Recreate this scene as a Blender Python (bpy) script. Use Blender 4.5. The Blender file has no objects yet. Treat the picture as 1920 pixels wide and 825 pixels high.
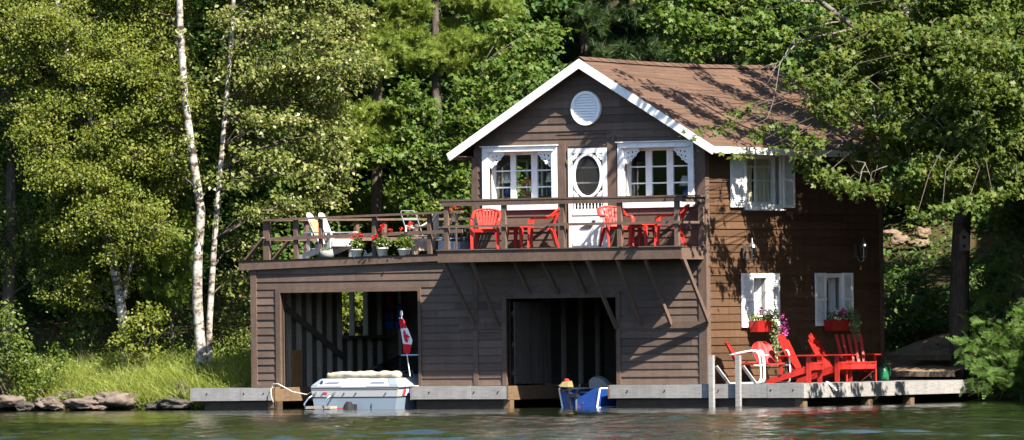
import bpy, bmesh, math, random
import numpy as np
from mathutils import Vector, Matrix, noise as mnoise
random.seed(7)
rad = math.radians
S = bpy.context.scene
COL = S.collection
# ------------------------------------------------------------------ camera and survey
F = 15300.; HOR = 611.; RHO = 0.012; TH = rad(32)
CAM = np.array([0, -170., 1.69])
RV = np.array([math.cos(RHO), 0, -math.sin(RHO)]); UV = np.array([math.sin(RHO), 0, math.cos(RHO)])
FV = np.array([0, 1., 0])
def ray(px, py): return RV*(px-960) + UV*((412.5-py)+(HOR-412.5)) + FV*F
def atY(px, py, Y):
    r = ray(px, py); return CAM + r*((Y+170)/r[1])
OR = atY(1329, 727, 0); OR[2] = 0
UF = np.array([math.cos(TH), -math.sin(TH), 0]); US = np.array([math.sin(TH), math.cos(TH), 0])
def Hw(a, b, z): return Vector(OR + UF*a + US*b + np.array([0, 0, z]))
def toH(p):
    q = np.array(p)-OR; return (q.dot(UF), q.dot(US), p[2])
def onB(px, py, b=0):
    r = ray(px, py); t = (b-(CAM-OR).dot(US))/r.dot(US); return toH(CAM+r*t)
def onA(px, py, a=0):
    r = ray(px, py); t = (a-(CAM-OR).dot(UF))/r.dot(UF); return toH(CAM+r*t)
WATER = -0.05

cam = bpy.data.cameras.new('camera'); camo = bpy.data.objects.new('camera', cam); COL.objects.link(camo)
cam.sensor_width = 36; cam.sensor_fit = 'HORIZONTAL'; cam.lens = F/1920*36
cam.shift_y = (HOR-412.5)/1920; cam.clip_start = 1; cam.clip_end = 3000
m = Matrix(((RV[0], UV[0], 0, CAM[0]), (RV[1], UV[1], -1, CAM[1]), (RV[2], UV[2], 0, CAM[2]), (0, 0, 0, 1)))
camo.matrix_world = m
S.camera = camo
# ------------------------------------------------------------------ light
SUN = Vector(tuple(2.36*UF - 1.0*US + np.array([0, 0, 2.66]))).normalized()
w = bpy.data.worlds.new('World'); S.world = w; w.use_nodes = True
nt = w.node_tree; bg = nt.nodes['Background']; sky = nt.nodes.new('ShaderNodeTexSky')
sky.sky_type = 'NISHITA'; sky.sun_disc = False
sky.sun_elevation = math.asin(SUN.z); sky.sun_rotation = math.atan2(SUN.x, SUN.y)
sky.air_density = .75; sky.dust_density = .5
nt.links.new(sky.outputs[0], bg.inputs[0]); bg.inputs[1].default_value = 0.080
sl = bpy.data.lights.new('sun', 'SUN'); sl.energy = 5.0; sl.angle = rad(0.53); sl.color = (1, 0.93, 0.80)
so = bpy.data.objects.new('sun', sl); COL.objects.link(so); so.rotation_euler = SUN.to_track_quat('Z', 'Y').to_euler(); so.location = (20, -40, 40)
S.view_settings.view_transform = 'Standard'; S.view_settings.look = 'None'
S.view_settings.exposure = 1.9; S.view_settings.gamma = 1
S.render.engine = 'CYCLES'
c = S.cycles; c.max_bounces = 6; c.diffuse_bounces = 3; c.glossy_bounces = 3; c.transmission_bounces = 4; c.transparent_max_bounces = 8
c.caustics_reflective = False; c.caustics_refractive = False; c.sample_clamp_indirect = 4.0
# ------------------------------------------------------------------ materials
class N:
    def __init__(s, name):
        s.m = bpy.data.materials.new(name); s.m.use_nodes = True; s.t = s.m.node_tree
        s.b = s.t.nodes['Principled BSDF']; s.out = s.t.nodes['Material Output']
    def n(s, typ, **kw):
        o = s.t.nodes.new(typ)
        for k, v in kw.items():
            if k in o.inputs: o.inputs[k].default_value = v
            else: setattr(o, k, v)
        return o
    def l(s, a, b): s.t.links.new(a, b)
    def coord(s, scale=(1, 1, 1), kind='Object'):
        tc = s.n('ShaderNodeTexCoord'); mp = s.n('ShaderNodeMapping'); mp.inputs['Scale'].default_value = scale
        s.l(tc.outputs[kind], mp.inputs[0]); return mp.outputs[0]
    def noise(s, co, scale, detail=4, rough=.55):
        o = s.n('ShaderNodeTexNoise'); o.inputs['Scale'].default_value = scale; o.inputs['Detail'].default_value = detail; o.inputs['Roughness'].default_value = rough
        s.l(co, o.inputs['Vector']); return o.outputs[0]
    def ramp(s, fac, stops):
        o = s.n('ShaderNodeValToRGB'); e = o.color_ramp.elements
        while len(e) < len(stops): e.new(0.5)
        for el, (p, c) in zip(e, stops): el.position = p; el.color = (*c, 1)
        s.l(fac, o.inputs[0]); return o.outputs[0]
    def mul(s, col, fac, lo, hi):
        mr = s.n('ShaderNodeMapRange'); mr.inputs['To Min'].default_value = lo; mr.inputs['To Max'].default_value = hi
        s.l(fac, mr.inputs[0])
        o = s.n('ShaderNodeMix', data_type='RGBA', blend_type='MULTIPLY'); o.inputs['Factor'].default_value = 1
        s.l(col, o.inputs['A']); s.l(mr.outputs[0], o.inputs['B']); return o.outputs['Result']
    def attr(s, name='tint'):
        o = s.n('ShaderNodeAttribute'); o.attribute_name = name; return o.outputs['Fac']
    def bump(s, h, strength=.3, dist=.01):
        o = s.n('ShaderNodeBump'); o.inputs['Strength'].default_value = strength; o.inputs['Distance'].default_value = dist
        s.l(h, o.inputs['Height']); s.l(o.outputs[0], s.b.inputs['Normal'])
    def set(s, **kw):
        for k, v in kw.items(): s.b.inputs[k.replace('_', ' ')].default_value = v
def wood(name, c0, c1, grain=(1.2, 9, 14), rough=.75, spec=.25, bump=.25, tlo=.8, thi=1.2):
    k = N(name); co = k.coord(grain)
    n1 = k.noise(co, 3.0, 6, .65); col = k.ramp(n1, [(.25, c0), (.75, c1)])
    n2 = k.noise(k.coord((1, 1, 1)), .9, 3); col = k.mul(col, n2, .75, 1.25)
    n3 = k.noise(k.coord((5, 5, .35)), 1.6, 5, .6); col = k.mul(col, n3, .72, 1.28)
    n4 = k.noise(k.coord((1, 1, 1)), 22, 3, .7); col = k.mul(col, n4, .86, 1.14)
    col = k.mul(col, k.attr(), tlo, thi)
    k.l(col, k.b.inputs['Base Color']); k.set(Roughness=rough, Specular_IOR_Level=spec); k.bump(n1, bump, .004); return k.m
def plain(name, c, rough=.5, spec=.5, metal=0, var=.15, scale=4, bump=0):
    k = N(name); n1 = k.noise(k.coord(), scale, 4)
    rgb = k.n('ShaderNodeRGB'); rgb.outputs[0].default_value = (*c, 1)
    col = k.mul(rgb.outputs[0], n1, 1-var, 1+var)
    k.l(col, k.b.inputs['Base Color']); k.set(Roughness=rough, Specular_IOR_Level=spec, Metallic=metal)
    if bump: k.bump(k.noise(k.coord(), scale*6, 3), bump, .01)
    return k.m
def leafmat(name, dark, mid, light, trans=.42, rough=.5, spec=.24):
    k = N(name); col = k.ramp(k.attr(), [(.08, dark), (.5, mid), (.95, light)])
    k.l(col, k.b.inputs['Base Color']); k.set(Roughness=rough, Specular_IOR_Level=spec)
    t = k.n('ShaderNodeBsdfTranslucent'); mx = k.n('ShaderNodeMixShader'); mx.inputs[0].default_value = trans
    hs = k.n('ShaderNodeHueSaturation'); hs.inputs['Hue'].default_value = .485; hs.inputs['Saturation'].default_value = 1.1; hs.inputs['Value'].default_value = 1.5
    k.l(col, hs.inputs['Color']); k.l(hs.outputs[0], t.inputs[0])
    k.l(k.b.outputs[0], mx.inputs[1]); k.l(t.outputs[0], mx.inputs[2]); k.l(mx.outputs[0], k.out.inputs[0]); return k.m
M = {}
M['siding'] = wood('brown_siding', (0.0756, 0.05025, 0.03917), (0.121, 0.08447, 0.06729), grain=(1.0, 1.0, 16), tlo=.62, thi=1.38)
M['sidesiding'] = wood('warm_brown_siding', (0.05612, 0.02849, 0.01472), (0.09259, 0.05011, 0.02735), grain=(1.0, 1.0, 16), tlo=.62, thi=1.38)  # side wall boards, darker and warmer brown than the front
M['trimwood'] = wood('brown_trim', (0.07986, 0.05089, 0.03884), (0.1236, 0.0834, 0.06473), grain=(3, 3, 3))
M['stud'] = wood('old_stud', (0.2277, 0.1973, 0.1632), (0.425, 0.3795, 0.3264), grain=(12, 12, 1.2))
M['orangewood'] = wood('orange_timber', (0.208, 0.104, 0.04), (0.336, 0.176, 0.072), grain=(10, 10, 1.5))
M['inner'] = wood('inner_boards', (0.0532, 0.04522, 0.03724), (0.1263, 0.1064, 0.08645), grain=(1, 1, 10))
M['slat'] = wood('door_boards', (0.04712, 0.03762, 0.03192), (0.09895, 0.07942, 0.0669), grain=(14, 14, 1))
M['dock'] = wood('grey_dock_wood', (0.1632, 0.1555, 0.1555), (0.2876, 0.2798, 0.2759), grain=(1.2, 1.2, 12), rough=.85, tlo=.85, thi=1.15)
M['dockraw'] = wood('tan_dock_wood', (0.09266, 0.05405, 0.02976), (0.1557, 0.1045, 0.06476), grain=(1.5, 1.5, 8), rough=.8)
M['wet'] = wood('wet_timber', (.03, .021, .015), (.075, .052, .038), grain=(1.2, 1.2, 8), rough=.6, spec=.2)
M['crate'] = wood('tan_panel', (0.21, 0.105, 0.042), (0.308, 0.175, 0.077), grain=(8, 8, 2))
def whitep(name, c=(.74, .74, .73)):
    k = N(name); n1 = k.noise(k.coord((2, 2, 2)), 2.5, 5)
    col = k.ramp(n1, [(.28, tuple(v*.80 for v in c)), (.5, c)]); k.l(col, k.b.inputs['Base Color']); k.set(Roughness=.5, Specular_IOR_Level=.35); return k.m
M['white'] = whitep('white_paint')
M['shutter'] = whitep('white_shutter_paint', (.78, .79, .80))
def shingle():
    k = N('brown_shingle'); co = k.coord()
    n1 = k.noise(co, 28, 3, .7); n2 = k.noise(co, .55, 4, .6); n3 = k.noise(k.coord((1, .5, 5)), 2.2, 4)
    col = k.ramp(n1, [(.25, (.062, .036, .025)), (.75, (.116, .069, .048))])
    col = k.mul(col, k.attr(), .84, 1.14); col = k.mul(col, n2, .7, 1.28); col = k.mul(col, n3, .82, 1.18)
    k.l(col, k.b.inputs['Base Color']); k.set(Roughness=.92, Specular_IOR_Level=.2); k.bump(n1, .5, .006); return k.m
M['shingle'] = shingle()
M['redplastic'] = plain('red_plastic', (0.4488, 0.0272, 0.01836), .5, .25, 0, .08, 3)
M['redpaint'] = wood('red_paint', (0.2244, 0.00924, 0.0066), (0.3432, 0.01782, 0.01188), grain=(3, 3, 3), rough=.5, spec=.35, bump=.1)
M['redmetal'] = plain('red_enamel', (0.2888, 0.01575, 0.0147), .5, .18, 0, .12, 5)
M['redbox'] = plain('red_box_paint', (0.28, 0.0098, 0.0084), .5, .4, 0, .15, 6)
M['whitemetal'] = plain('white_enamel', (.76, .74, .73), .35, .5, 0, .06, 9)
M['whiteplastic'] = plain('white_plastic', (0.4243, 0.4243, 0.4352), .4, .5, 0, .05, 4)
M['potwhite'] = plain('white_pot', (.84, .84, .85), .5, .4, 0, .04, 4)
M['greyplastic'] = plain('grey_blue_plastic', (.34, .39, .46), .45, .4, 0, .1, 4)
M['wicker'] = wood('pale_wicker', (0.375, 0.3, 0.24), (0.54, 0.45, 0.375), grain=(20, 20, 6), tlo=.8, thi=1.1)
M['greymetal'] = plain('grey_metal', (0.18, 0.204, 0.198), .4, .5, .4, .1)
M['chrome'] = plain('chrome', (.75, .75, .76), .15, .5, 1, .05)
M['pewter'] = plain('pewter', (0.252, 0.246, 0.24), .32, .6, .8, .25, 20)
M['black'] = plain('black_rubber', (.012, .012, .014), .75, .2, 0, .2)
M['darkhole'] = plain('dark_lining', (.012, .011, .010), .9, .1, 0, .2)
M['gel'] = plain('white_gelcoat', (0.3259, 0.3304, 0.3391), .18, .6, 0, .04, 2)
M['gelblue'] = plain('grey_blue_gelcoat', (0.1721, 0.2167, 0.2741), .16, .6, 0, .06, 2)
M['gelgrey'] = plain('grey_stripe', (.11, .13, .17), .25, .5, 0, .05, 2)
M['navy'] = plain('dark_navy', (.02, .025, .045), .3, .5)
M['canvas'] = plain('beige_canvas', (0.3215, 0.2923, 0.2315), .85, .2, 0, .12, 6, .3)
M['blueboat'] = plain('blue_boat_paint', (0.0108, 0.051, 0.24), .35, .5, 0, .22, 5)
M['cowl'] = plain('yellowed_cowl', (0.252, 0.198, 0.09), .4, .5, 0, .15, 8)
M['seatgrey'] = plain('grey_vinyl', (0.154, 0.154, 0.161), .5, .4, 0, .1)
M['flagred'] = plain('flag_red', (.58, .015, .03), .7, .2, 0, .05)
M['flagwhite'] = plain('flag_white', (.78, .78, .80), .7, .2, 0, .05)
M['blue'] = plain('blue_ceramic', (.03, .07, .30), .25, .5)
M['orange'] = plain('orange_vinyl', (.55, .17, .07), .5, .4)
M['lampshade'] = plain('pale_lamp_shade', (.70, .70, .68), .8, .2, 0, .04)
M['interior'] = plain('pale_interior_wall', (.30, .29, .27), .8, .2, 0, .06)
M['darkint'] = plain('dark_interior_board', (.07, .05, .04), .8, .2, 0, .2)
M['curtain'] = plain('pale_curtain', (0.8349, 0.7015, 0.5439), .9, .1, 0, .15, 9)
M['green'] = plain('green_watering_can', (0.0096, 0.12, 0.052), .35, .5, 0, .1)
M['rope'] = plain('pale_rope', (.60, .54, .42), .9, .1, 0, .2, 30)
M['stonegrey'] = plain('grey_planter', (.20, .20, .19), .8, .2, 0, .3, 12)
M['brass'] = plain('brass', (.62, .45, .16), .3, .5, .9)
M['loon'] = plain('grey_ornament', (.045, .045, .05), .6, .3, 0, .4, 20)
M['lifered'] = plain('red_life_jacket', (.42, .03, .03), .8, .2)
M['lifeblue'] = plain('blue_life_jacket', (.03, .07, .32), .8, .2)
M['gear'] = plain('pale_cloth', (.5, .5, .48), .9, .1)
M['towel'] = plain('orange_towel', (0.435, 0.195, 0.0975), .9, .1, 0, .15, 15)
k = N('window_glass'); tr = k.n('ShaderNodeBsdfTransparent'); tr.inputs[0].default_value = (.93, .95, .95, 1)
gl = k.n('ShaderNodeBsdfGlossy'); gl.inputs['Roughness'].default_value = .02
fr = k.n('ShaderNodeFresnel'); ge = k.n('ShaderNodeNewGeometry'); mr = k.n('ShaderNodeMapRange'); mr.inputs['To Min'].default_value = 1.5; mr.inputs['To Max'].default_value = 1/1.5; k.l(ge.outputs['Backfacing'], mr.inputs[0]); k.l(mr.outputs[0], fr.inputs[0]); mx = k.n('ShaderNodeMixShader')
k.l(fr.outputs[0], mx.inputs[0]); k.l(tr.outputs[0], mx.inputs[1]); k.l(gl.outputs[0], mx.inputs[2]); k.l(mx.outputs[0], k.out.inputs[0]); M['glass'] = k.m
k = N('smoked_windshield'); k.set(Roughness=.05, Specular_IOR_Level=.6); k.b.inputs['Base Color'].default_value = (.02, .022, .025, 1)
tr = k.n('ShaderNodeBsdfTransparent'); tr.inputs[0].default_value = (.35, .36, .38, 1); mx = k.n('ShaderNodeMixShader'); mx.inputs[0].default_value = .5
k.l(tr.outputs[0], mx.inputs[1]); k.l(k.b.outputs[0], mx.inputs[2]); k.l(mx.outputs[0], k.out.inputs[0]); M['smoke'] = k.m
k = N('screen_mesh'); tr = k.n('ShaderNodeBsdfTransparent'); df = k.n('ShaderNodeBsdfDiffuse'); df.inputs[0].default_value = (.05, .05, .05, 1); mx = k.n('ShaderNodeMixShader'); mx.inputs[0].default_value = .35
k.l(tr.outputs[0], mx.inputs[1]); k.l(df.outputs[0], mx.inputs[2]); k.l(mx.outputs[0], k.out.inputs[0]); M['screen'] = k.m
# bark
def bark_birch():
    k = N('white_birch_bark'); co = k.coord((3, 3, 3))
    n1 = k.noise(k.coord((2.6, 2.6, 4.5)), 1.5, 7, .68); n2 = k.noise(k.coord((1, 1, 1)), 2.2, 4); n3 = k.noise(k.coord((3, 3, 30)), 2.0, 3)
    col = k.ramp(n1, [(.41, (.04, .032, .028)), (.47, (.24, .20, .165)), (.55, (.42, .395, .36)), (.85, (.55, .53, .50))])
    col = k.mul(col, n2, .60, 1.15); col = k.mul(col, n3, .70, 1.12)
    k.l(col, k.b.inputs['Base Color']); k.set(Roughness=.75, Specular_IOR_Level=.2); k.bump(n1, .4, .01); return k.m
M['birch'] = bark_birch()
def bark(name, a, b):
    k = N(name); n1 = k.noise(k.coord((14, 14, 2.5)), 1.5, 6, .65); col = k.ramp(n1, [(.3, a), (.7, b)])
    k.l(col, k.b.inputs['Base Color']); k.set(Roughness=.9, Specular_IOR_Level=.15); k.bump(n1, .8, .02); return k.m
M['bark'] = bark('grey_brown_bark', (0.03375, 0.02625, 0.0225), (0.1125, 0.09375, 0.07875))
M['barkpale'] = bark('pale_grey_bark', (0.077, 0.0665, 0.0595), (0.196, 0.175, 0.1575))
M['leafbirch'] = leafmat('birch_leaf', (0.06076, 0.095, 0.0119), (0.1294, 0.1634, 0.0238), (0.2156, 0.2137, 0.051))
M['leafaspen'] = leafmat('broad_birch_leaf', (0.057, 0.0874, 0.0164), (0.1283, 0.1582, 0.03444), (0.2755, 0.2668, 0.1066), spec=.34, rough=.42)
M['leafmaple'] = leafmat('maple_leaf', (0.03089, 0.06091, 0.01109), (0.07552, 0.1154, 0.01901), (0.1459, 0.1624, 0.0396))
M['leafoak'] = leafmat('oak_leaf', (0.0352, 0.0748, 0.01232), (0.0792, 0.1364, 0.02112), (0.1672, 0.198, 0.0528))
M['leafdark'] = leafmat('shade_leaf', (0.02521, 0.06123, 0.01441), (0.06123, 0.1225, 0.02521), (0.126, 0.1801, 0.03962))
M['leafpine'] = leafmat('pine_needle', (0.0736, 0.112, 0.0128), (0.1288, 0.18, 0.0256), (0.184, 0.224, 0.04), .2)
M['leafpineshade'] = leafmat('shaded_pine_needle', (0.0112, 0.0288, 0.008), (0.0224, 0.0448, 0.0112), (0.04, 0.064, 0.016), .15)  # needle colour darkened, the shade behind the house put into it
M['leafcedar'] = leafmat('cedar_spray', (0.055, 0.1, 0.012), (0.1, 0.155, 0.02), (0.14, 0.185, 0.03), .25)
M['leafhemlock'] = leafmat('hemlock_spray', (0.04219, 0.09867, 0.01875), (0.0797, 0.1459, 0.02812), (0.1125, 0.1812, 0.04219), .3)
M['grassblade'] = leafmat('grass_blade', (0.1452, 0.1872, 0.03226), (0.2661, 0.3136, 0.06912), (0.3548, 0.3838, 0.1498), .45)
M['weed'] = leafmat('weed_leaf', (0.046, 0.092, 0.0161), (0.09775, 0.1437, 0.023), (0.161, 0.1898, 0.0345))
M['petalred'] = leafmat('red_petal', (0.3375, 0.01125, 0.009), (0.465, 0.01875, 0.0135), (0.54, 0.045, 0.03), .2)
M['petalpink'] = leafmat('pink_petal', (0.4, 0.024, 0.2), (0.528, 0.048, 0.288), (0.56, 0.32, 0.416), .2)
M['petalwhite'] = leafmat('white_petal', (.68, .55, .58), (.78, .76, .72), (.80, .80, .78), .2)
M['variegated'] = leafmat('variegated_leaf', (.07, .12, .035), (.18, .24, .10), (.42, .45, .28), .2)
def rock(name, a, b, c3):
    k = N(name); co = k.coord(); n1 = k.noise(co, 3, 8, .65); n2 = k.noise(co, 14, 4, .7)
    col = k.ramp(n1, [(.3, a), (.5, b), (.72, c3)]); col = k.mul(col, n2, .7, 1.3)
    k.l(col, k.b.inputs['Base Color']); k.set(Roughness=.88, Specular_IOR_Level=.2); k.bump(n1, .6, .05); return k.m
M['rock'] = rock('grey_pink_rock', (0.0486, 0.03656, 0.02976), (0.1069, 0.08288, 0.0696), (0.1507, 0.1219, 0.1032))
M['rockdark'] = rock('dark_wet_rock', (0.021, 0.0182, 0.0168), (0.049, 0.042, 0.0385), (0.084, 0.07, 0.063))
M['rocktan'] = rock('tan_rock', (0.07812, 0.05022, 0.03348), (0.1395, 0.09765, 0.06696), (0.1897, 0.1451, 0.106))
k = N('forest_floor'); co = k.coord(); n1 = k.noise(co, .9, 8, .7); n2 = k.noise(co, 9, 5, .75)
col = k.ramp(n1, [(.3, (.016, .019, .008)), (.48, (.032, .030, .012)), (.62, (.06, .038, .02)), (.78, (.085, .05, .024))]); col = k.mul(col, n2, .5, 1.5)
k.l(col, k.b.inputs['Base Color']); k.set(Roughness=.95, Specular_IOR_Level=.1); k.bump(n2, .8, .05); M['floor'] = k.m
k = N('dirt_path'); co = k.coord(); n1 = k.noise(co, 3, 7, .7); n2 = k.noise(co, 30, 4, .75)
col = k.ramp(n1, [(.3, (.12, .08, .05)), (.7, (.24, .165, .11))]); col = k.mul(col, n2, .7, 1.3)
k.l(col, k.b.inputs['Base Color']); k.set(Roughness=.95, Specular_IOR_Level=.1); k.bump(n2, .6, .02); M['dirt'] = k.m
k = N('lake_water'); co = k.coord((1, .8, 1)); n1 = k.noise(co, 7.5, 5, .65)
k.b.inputs['Base Color'].default_value = (.008, .013, .005, 1); k.set(Roughness=.04, IOR=1.33, Specular_IOR_Level=.5); k.bump(n1, .42, .02); M['water'] = k.m
k = N('far_forest'); n1 = k.noise(k.coord(), .15, 5, .7); col = k.ramp(n1, [(.3, (.007, .014, .005)), (.7, (.026, .04, .012))]); k.l(col, k.b.inputs['Base Color']); k.set(Roughness=1, Specular_IOR_Level=0); M['hillforest'] = k.m

# ------------------------------------------------------------------ mesh builder
def V(p): return Vector((float(p[0]), float(p[1]), float(p[2])))
class MB:
    def __init__(s): s.v = []; s.f = []; s.t = []; s.mi = []; s.cur = 0
    def poly(s, pts, tint=.5):
        i = len(s.v); s.v += [tuple(p) for p in pts]; s.f.append(tuple(range(i, i+len(pts)))); s.t.append(tint); s.mi.append(s.cur)
    def hexa(s, P, tint=None):   # 8 corners: bottom 0-3 ccw, top 4-7
        if tint is None: tint = random.uniform(.25, .75)
        i = len(s.v); s.v += [tuple(p) for p in P]
        for f in ((3, 2, 1, 0), (4, 5, 6, 7), (0, 1, 5, 4), (1, 2, 6, 5), (2, 3, 7, 6), (3, 0, 4, 7)):
            s.f.append(tuple(i+j for j in f)); s.t.append(tint); s.mi.append(s.cur)
    def box(s, x0, y0, z0, x1, y1, z1, tint=None):
        x0, x1 = min(x0, x1), max(x0, x1); y0, y1 = min(y0, y1), max(y0, y1); z0, z1 = min(z0, z1), max(z0, z1)
        s.hexa([(x0, y0, z0), (x1, y0, z0), (x1, y1, z0), (x0, y1, z0), (x0, y0, z1), (x1, y0, z1), (x1, y1, z1), (x0, y1, z1)], tint)
    def beam(s, p, q, w, h, up=(0, 0, 1), w2=None, h2=None, tint=None):
        p, q = V(p), V(q); d = (q-p).normalized(); up = V(up)
        sd = d.cross(up)
        if sd.length < 1e-4: sd = d.cross(Vector((1, 0, 0)))
        sd.normalize(); u = sd.cross(d).normalized(); w2 = w if w2 is None else w2; h2 = h if h2 is None else h2
        s.hexa([p-sd*w/2-u*h/2, p+sd*w/2-u*h/2, q+sd*w2/2-u*h2/2, q-sd*w2/2-u*h2/2,
                p-sd*w/2+u*h/2, p+sd*w/2+u*h/2, q+sd*w2/2+u*h2/2, q-sd*w2/2+u*h2/2], tint)
    def tube(s, pts, r, n=8, cap=True, tint=None, flat=1.0, up=(0, 0, 1)):
        pts = [V(p) for p in pts]
        rs = [r]*len(pts) if not hasattr(r, '__len__') else list(r)
        if tint is None: tint = random.uniform(.3, .7)
        base = len(s.v); prev = None
        for i, p in enumerate(pts):
            d = (pts[min(i+1, len(pts)-1)]-pts[max(i-1, 0)]).normalized()
            if prev is None:
                a = d.cross(V(up))
                if a.length < 1e-3: a = d.cross(Vector((1, 0, 0)))
            else: a = prev-d*prev.dot(d)
            a.normalize(); prev = a; b = d.cross(a)
            for k in range(n):
                t = 2*math.pi*k/n; s.v.append(tuple(p+(a*math.cos(t)+b*math.sin(t)*flat)*rs[i]))
        for i in range(len(pts)-1):
            for k in range(n):
                k2 = (k+1) % n
                s.f.append((base+i*n+k, base+i*n+k2, base+(i+1)*n+k2, base+(i+1)*n+k)); s.t.append(tint); s.mi.append(s.cur)
        if cap:
            s.f.append(tuple(base+k for k in reversed(range(n)))); s.t.append(tint); s.mi.append(s.cur)
            e = base+(len(pts)-1)*n; s.f.append(tuple(e+k for k in range(n))); s.t.append(tint); s.mi.append(s.cur)
    def lathe(s, prof, c, n=16, tint=.5, wob=0, nw=8):
        base = len(s.v)
        for (r, z) in prof:
            for k in range(n):
                t = 2*math.pi*k/n; rr = r*(1+wob*math.cos(nw*t)); s.v.append((c[0]+rr*math.cos(t), c[1]+rr*math.sin(t), c[2]+z))
        for i in range(len(prof)-1):
            for k in range(n):
                k2 = (k+1) % n; s.f.append((base+i*n+k, base+i*n+k2, base+(i+1)*n+k2, base+(i+1)*n+k)); s.t.append(tint); s.mi.append(s.cur)
        s.f.append(tuple(base+k for k in reversed(range(n)))); s.t.append(tint); s.mi.append(s.cur)
        e = base+(len(prof)-1)*n; s.f.append(tuple(e+k for k in range(n))); s.t.append(tint); s.mi.append(s.cur)
    def prism(s, pts, vec, tint=None):
        if tint is None: tint = random.uniform(.3, .7)
        pts = [V(p) for p in pts]; vec = V(vec); n = len(pts); i = len(s.v)
        s.v += [tuple(p) for p in pts]+[tuple(p+vec) for p in pts]
        s.f.append(tuple(i+k for k in range(n))); s.f.append(tuple(i+n+k for k in reversed(range(n)))); s.t += [tint]*2; s.mi += [s.cur]*2
        for k in range(n):
            k2 = (k+1) % n; s.f.append((i+k2, i+k, i+n+k, i+n+k2)); s.t.append(tint); s.mi.append(s.cur)
    def ring(s, c, r0, r1, ax, ay, vec, n=20, tint=.5):   # flat annulus with thickness
        c, ax, ay, vec = V(c), V(ax), V(ay), V(vec)
        if not hasattr(r0, '__len__'): r0 = (r0, r0)
        if not hasattr(r1, '__len__'): r1 = (r1, r1)
        for k in range(n):
            t0, t1 = 2*math.pi*k/n, 2*math.pi*(k+1)/n
            P = [c+ax*r[0]*math.cos(t)+ay*r[1]*math.sin(t) for t in (t0, t1) for r in (r0, r1)]
            i0, o0, i1, o1 = P
            s.poly([i0, o0, o1, i1], tint); s.poly([i0+vec, i1+vec, o1+vec, o0+vec], tint)
            s.poly([o0, o0+vec, o1+vec, o1], tint); s.poly([i0, i1, i1+vec, i0+vec], tint)
    def grid(s, fn, nu, nv, tint=.5, thick=None):
        base = len(s.v)
        for i in range(nu+1):
            for j in range(nv+1): s.v.append(tuple(fn(i/nu, j/nv)))
        for i in range(nu):
            for j in range(nv):
                a = base+i*(nv+1)+j; s.f.append((a, a+1, a+nv+2, a+nv+1)); s.t.append(tint); s.mi.append(s.cur)
    def build(s, name, mat, parent=None, smooth=False, loc=None):
        me = bpy.data.meshes.new(name); me.from_pydata(s.v, [], s.f); me.update()
        for mt in (mat if isinstance(mat, (list, tuple)) else [mat]): me.materials.append(mt)
        at = me.attributes.new('tint', 'FLOAT', 'FACE'); at.data.foreach_set('value', s.t)
        me.polygons.foreach_set('material_index', s.mi)
        bm = bmesh.new(); bm.from_mesh(me); bmesh.ops.recalc_face_normals(bm, faces=bm.faces); bm.to_mesh(me); bm.free()
        if smooth: me.polygons.foreach_set('use_smooth', [True]*len(me.polygons))
        o = bpy.data.objects.new(name, me); COL.objects.link(o)
        if parent is not None: o.parent = parent
        if loc is not None: o.location = loc
        return o
def thing(name, label, cat, loc=(0, 0, 0), rz=0, group=None):
    o = bpy.data.objects.new(name, None); COL.objects.link(o); o.location = loc; o.rotation_euler = (0, 0, rz)
    o.empty_display_size = .2; return tag(o, label, cat, group)
def tag(o, label=None, cat=None, group=None, kind=None):
    for k_, v_ in (('label', label), ('category', cat), ('group', group), ('kind', kind)):
        if v_: o[k_] = v_
    return o
def dup(root, label, loc, rz):
    r = root.copy(); COL.objects.link(r); r.location = loc; r.rotation_euler = (0, 0, rz); r['label'] = label
    def rec(src, dst):
        for ch in src.children:
            q = ch.copy(); COL.objects.link(q); q.parent = dst; rec(ch, q)
    rec(root, r); return r
# ------------------------------------------------------------------ terrain and water
SX = [-60, -14, -10, -9, -7, -5.8, -5, -2, 2.9, 7.8, 9.8, 12, 12.7, 13.3, 14.2, 60]
SY = [10.5, 8.8, 8.35, 8.0, 6.95, 6.3, 7.6, 11.2, 9.5, 6.3, 4.7, 3.9, 3.2, -4, -22, -30]  # right end runs forward out of view, added to carry the sky-blocking wood
def shore(x): return float(np.interp(x, SX, SY))
def ground(x, y):
    d = y-shore(x)
    if d < 0: z = max(-2.5, .35*d-.12)
    else:
        z = -.12+.55*min(d, .9)+.33*max(0, min(d, 30)-.9)+.10*max(0, d-30)
        k_ = min(1, d/3); z += k_*(.35*mnoise.noise(Vector((x*.22, y*.22, 3)))+.10*mnoise.noise(Vector((x*.9, y*.9, 7))))
    a, b, _ = toH((x, y, 0))
    if -11.6 < a < .3 and -1 < b < 7.6: z = min(z, .12)
    if .2 < a < 2.7 and b < 7.2: z = min(z, .1)
    return z
def Pg(px, py, Y, dz=0):
    p = atY(px, py, Y); return Vector((p[0], p[1], ground(p[0], p[1])+dz))
mb = MB(); xs = np.concatenate([np.linspace(-60, -16, 14)[:-1], np.linspace(-16, 18, 110), np.linspace(18, 60, 14)[1:]]); ys = np.concatenate([np.linspace(-34, 0, 26)[:-1], np.linspace(0, 22, 90), np.linspace(22, 90, 26)[1:]])
mb.v = [(x, y, ground(x, y)) for x in xs for y in ys]; ny = len(ys)
for i in range(len(xs)-1):
    for j in range(ny-1):
        a = i*ny+j; mb.f.append((a, a+ny, a+ny+1, a+1)); mb.t.append(.5); mb.mi.append(0)
tag(mb.build('ground', M['floor'], smooth=True), kind='structure')
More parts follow.
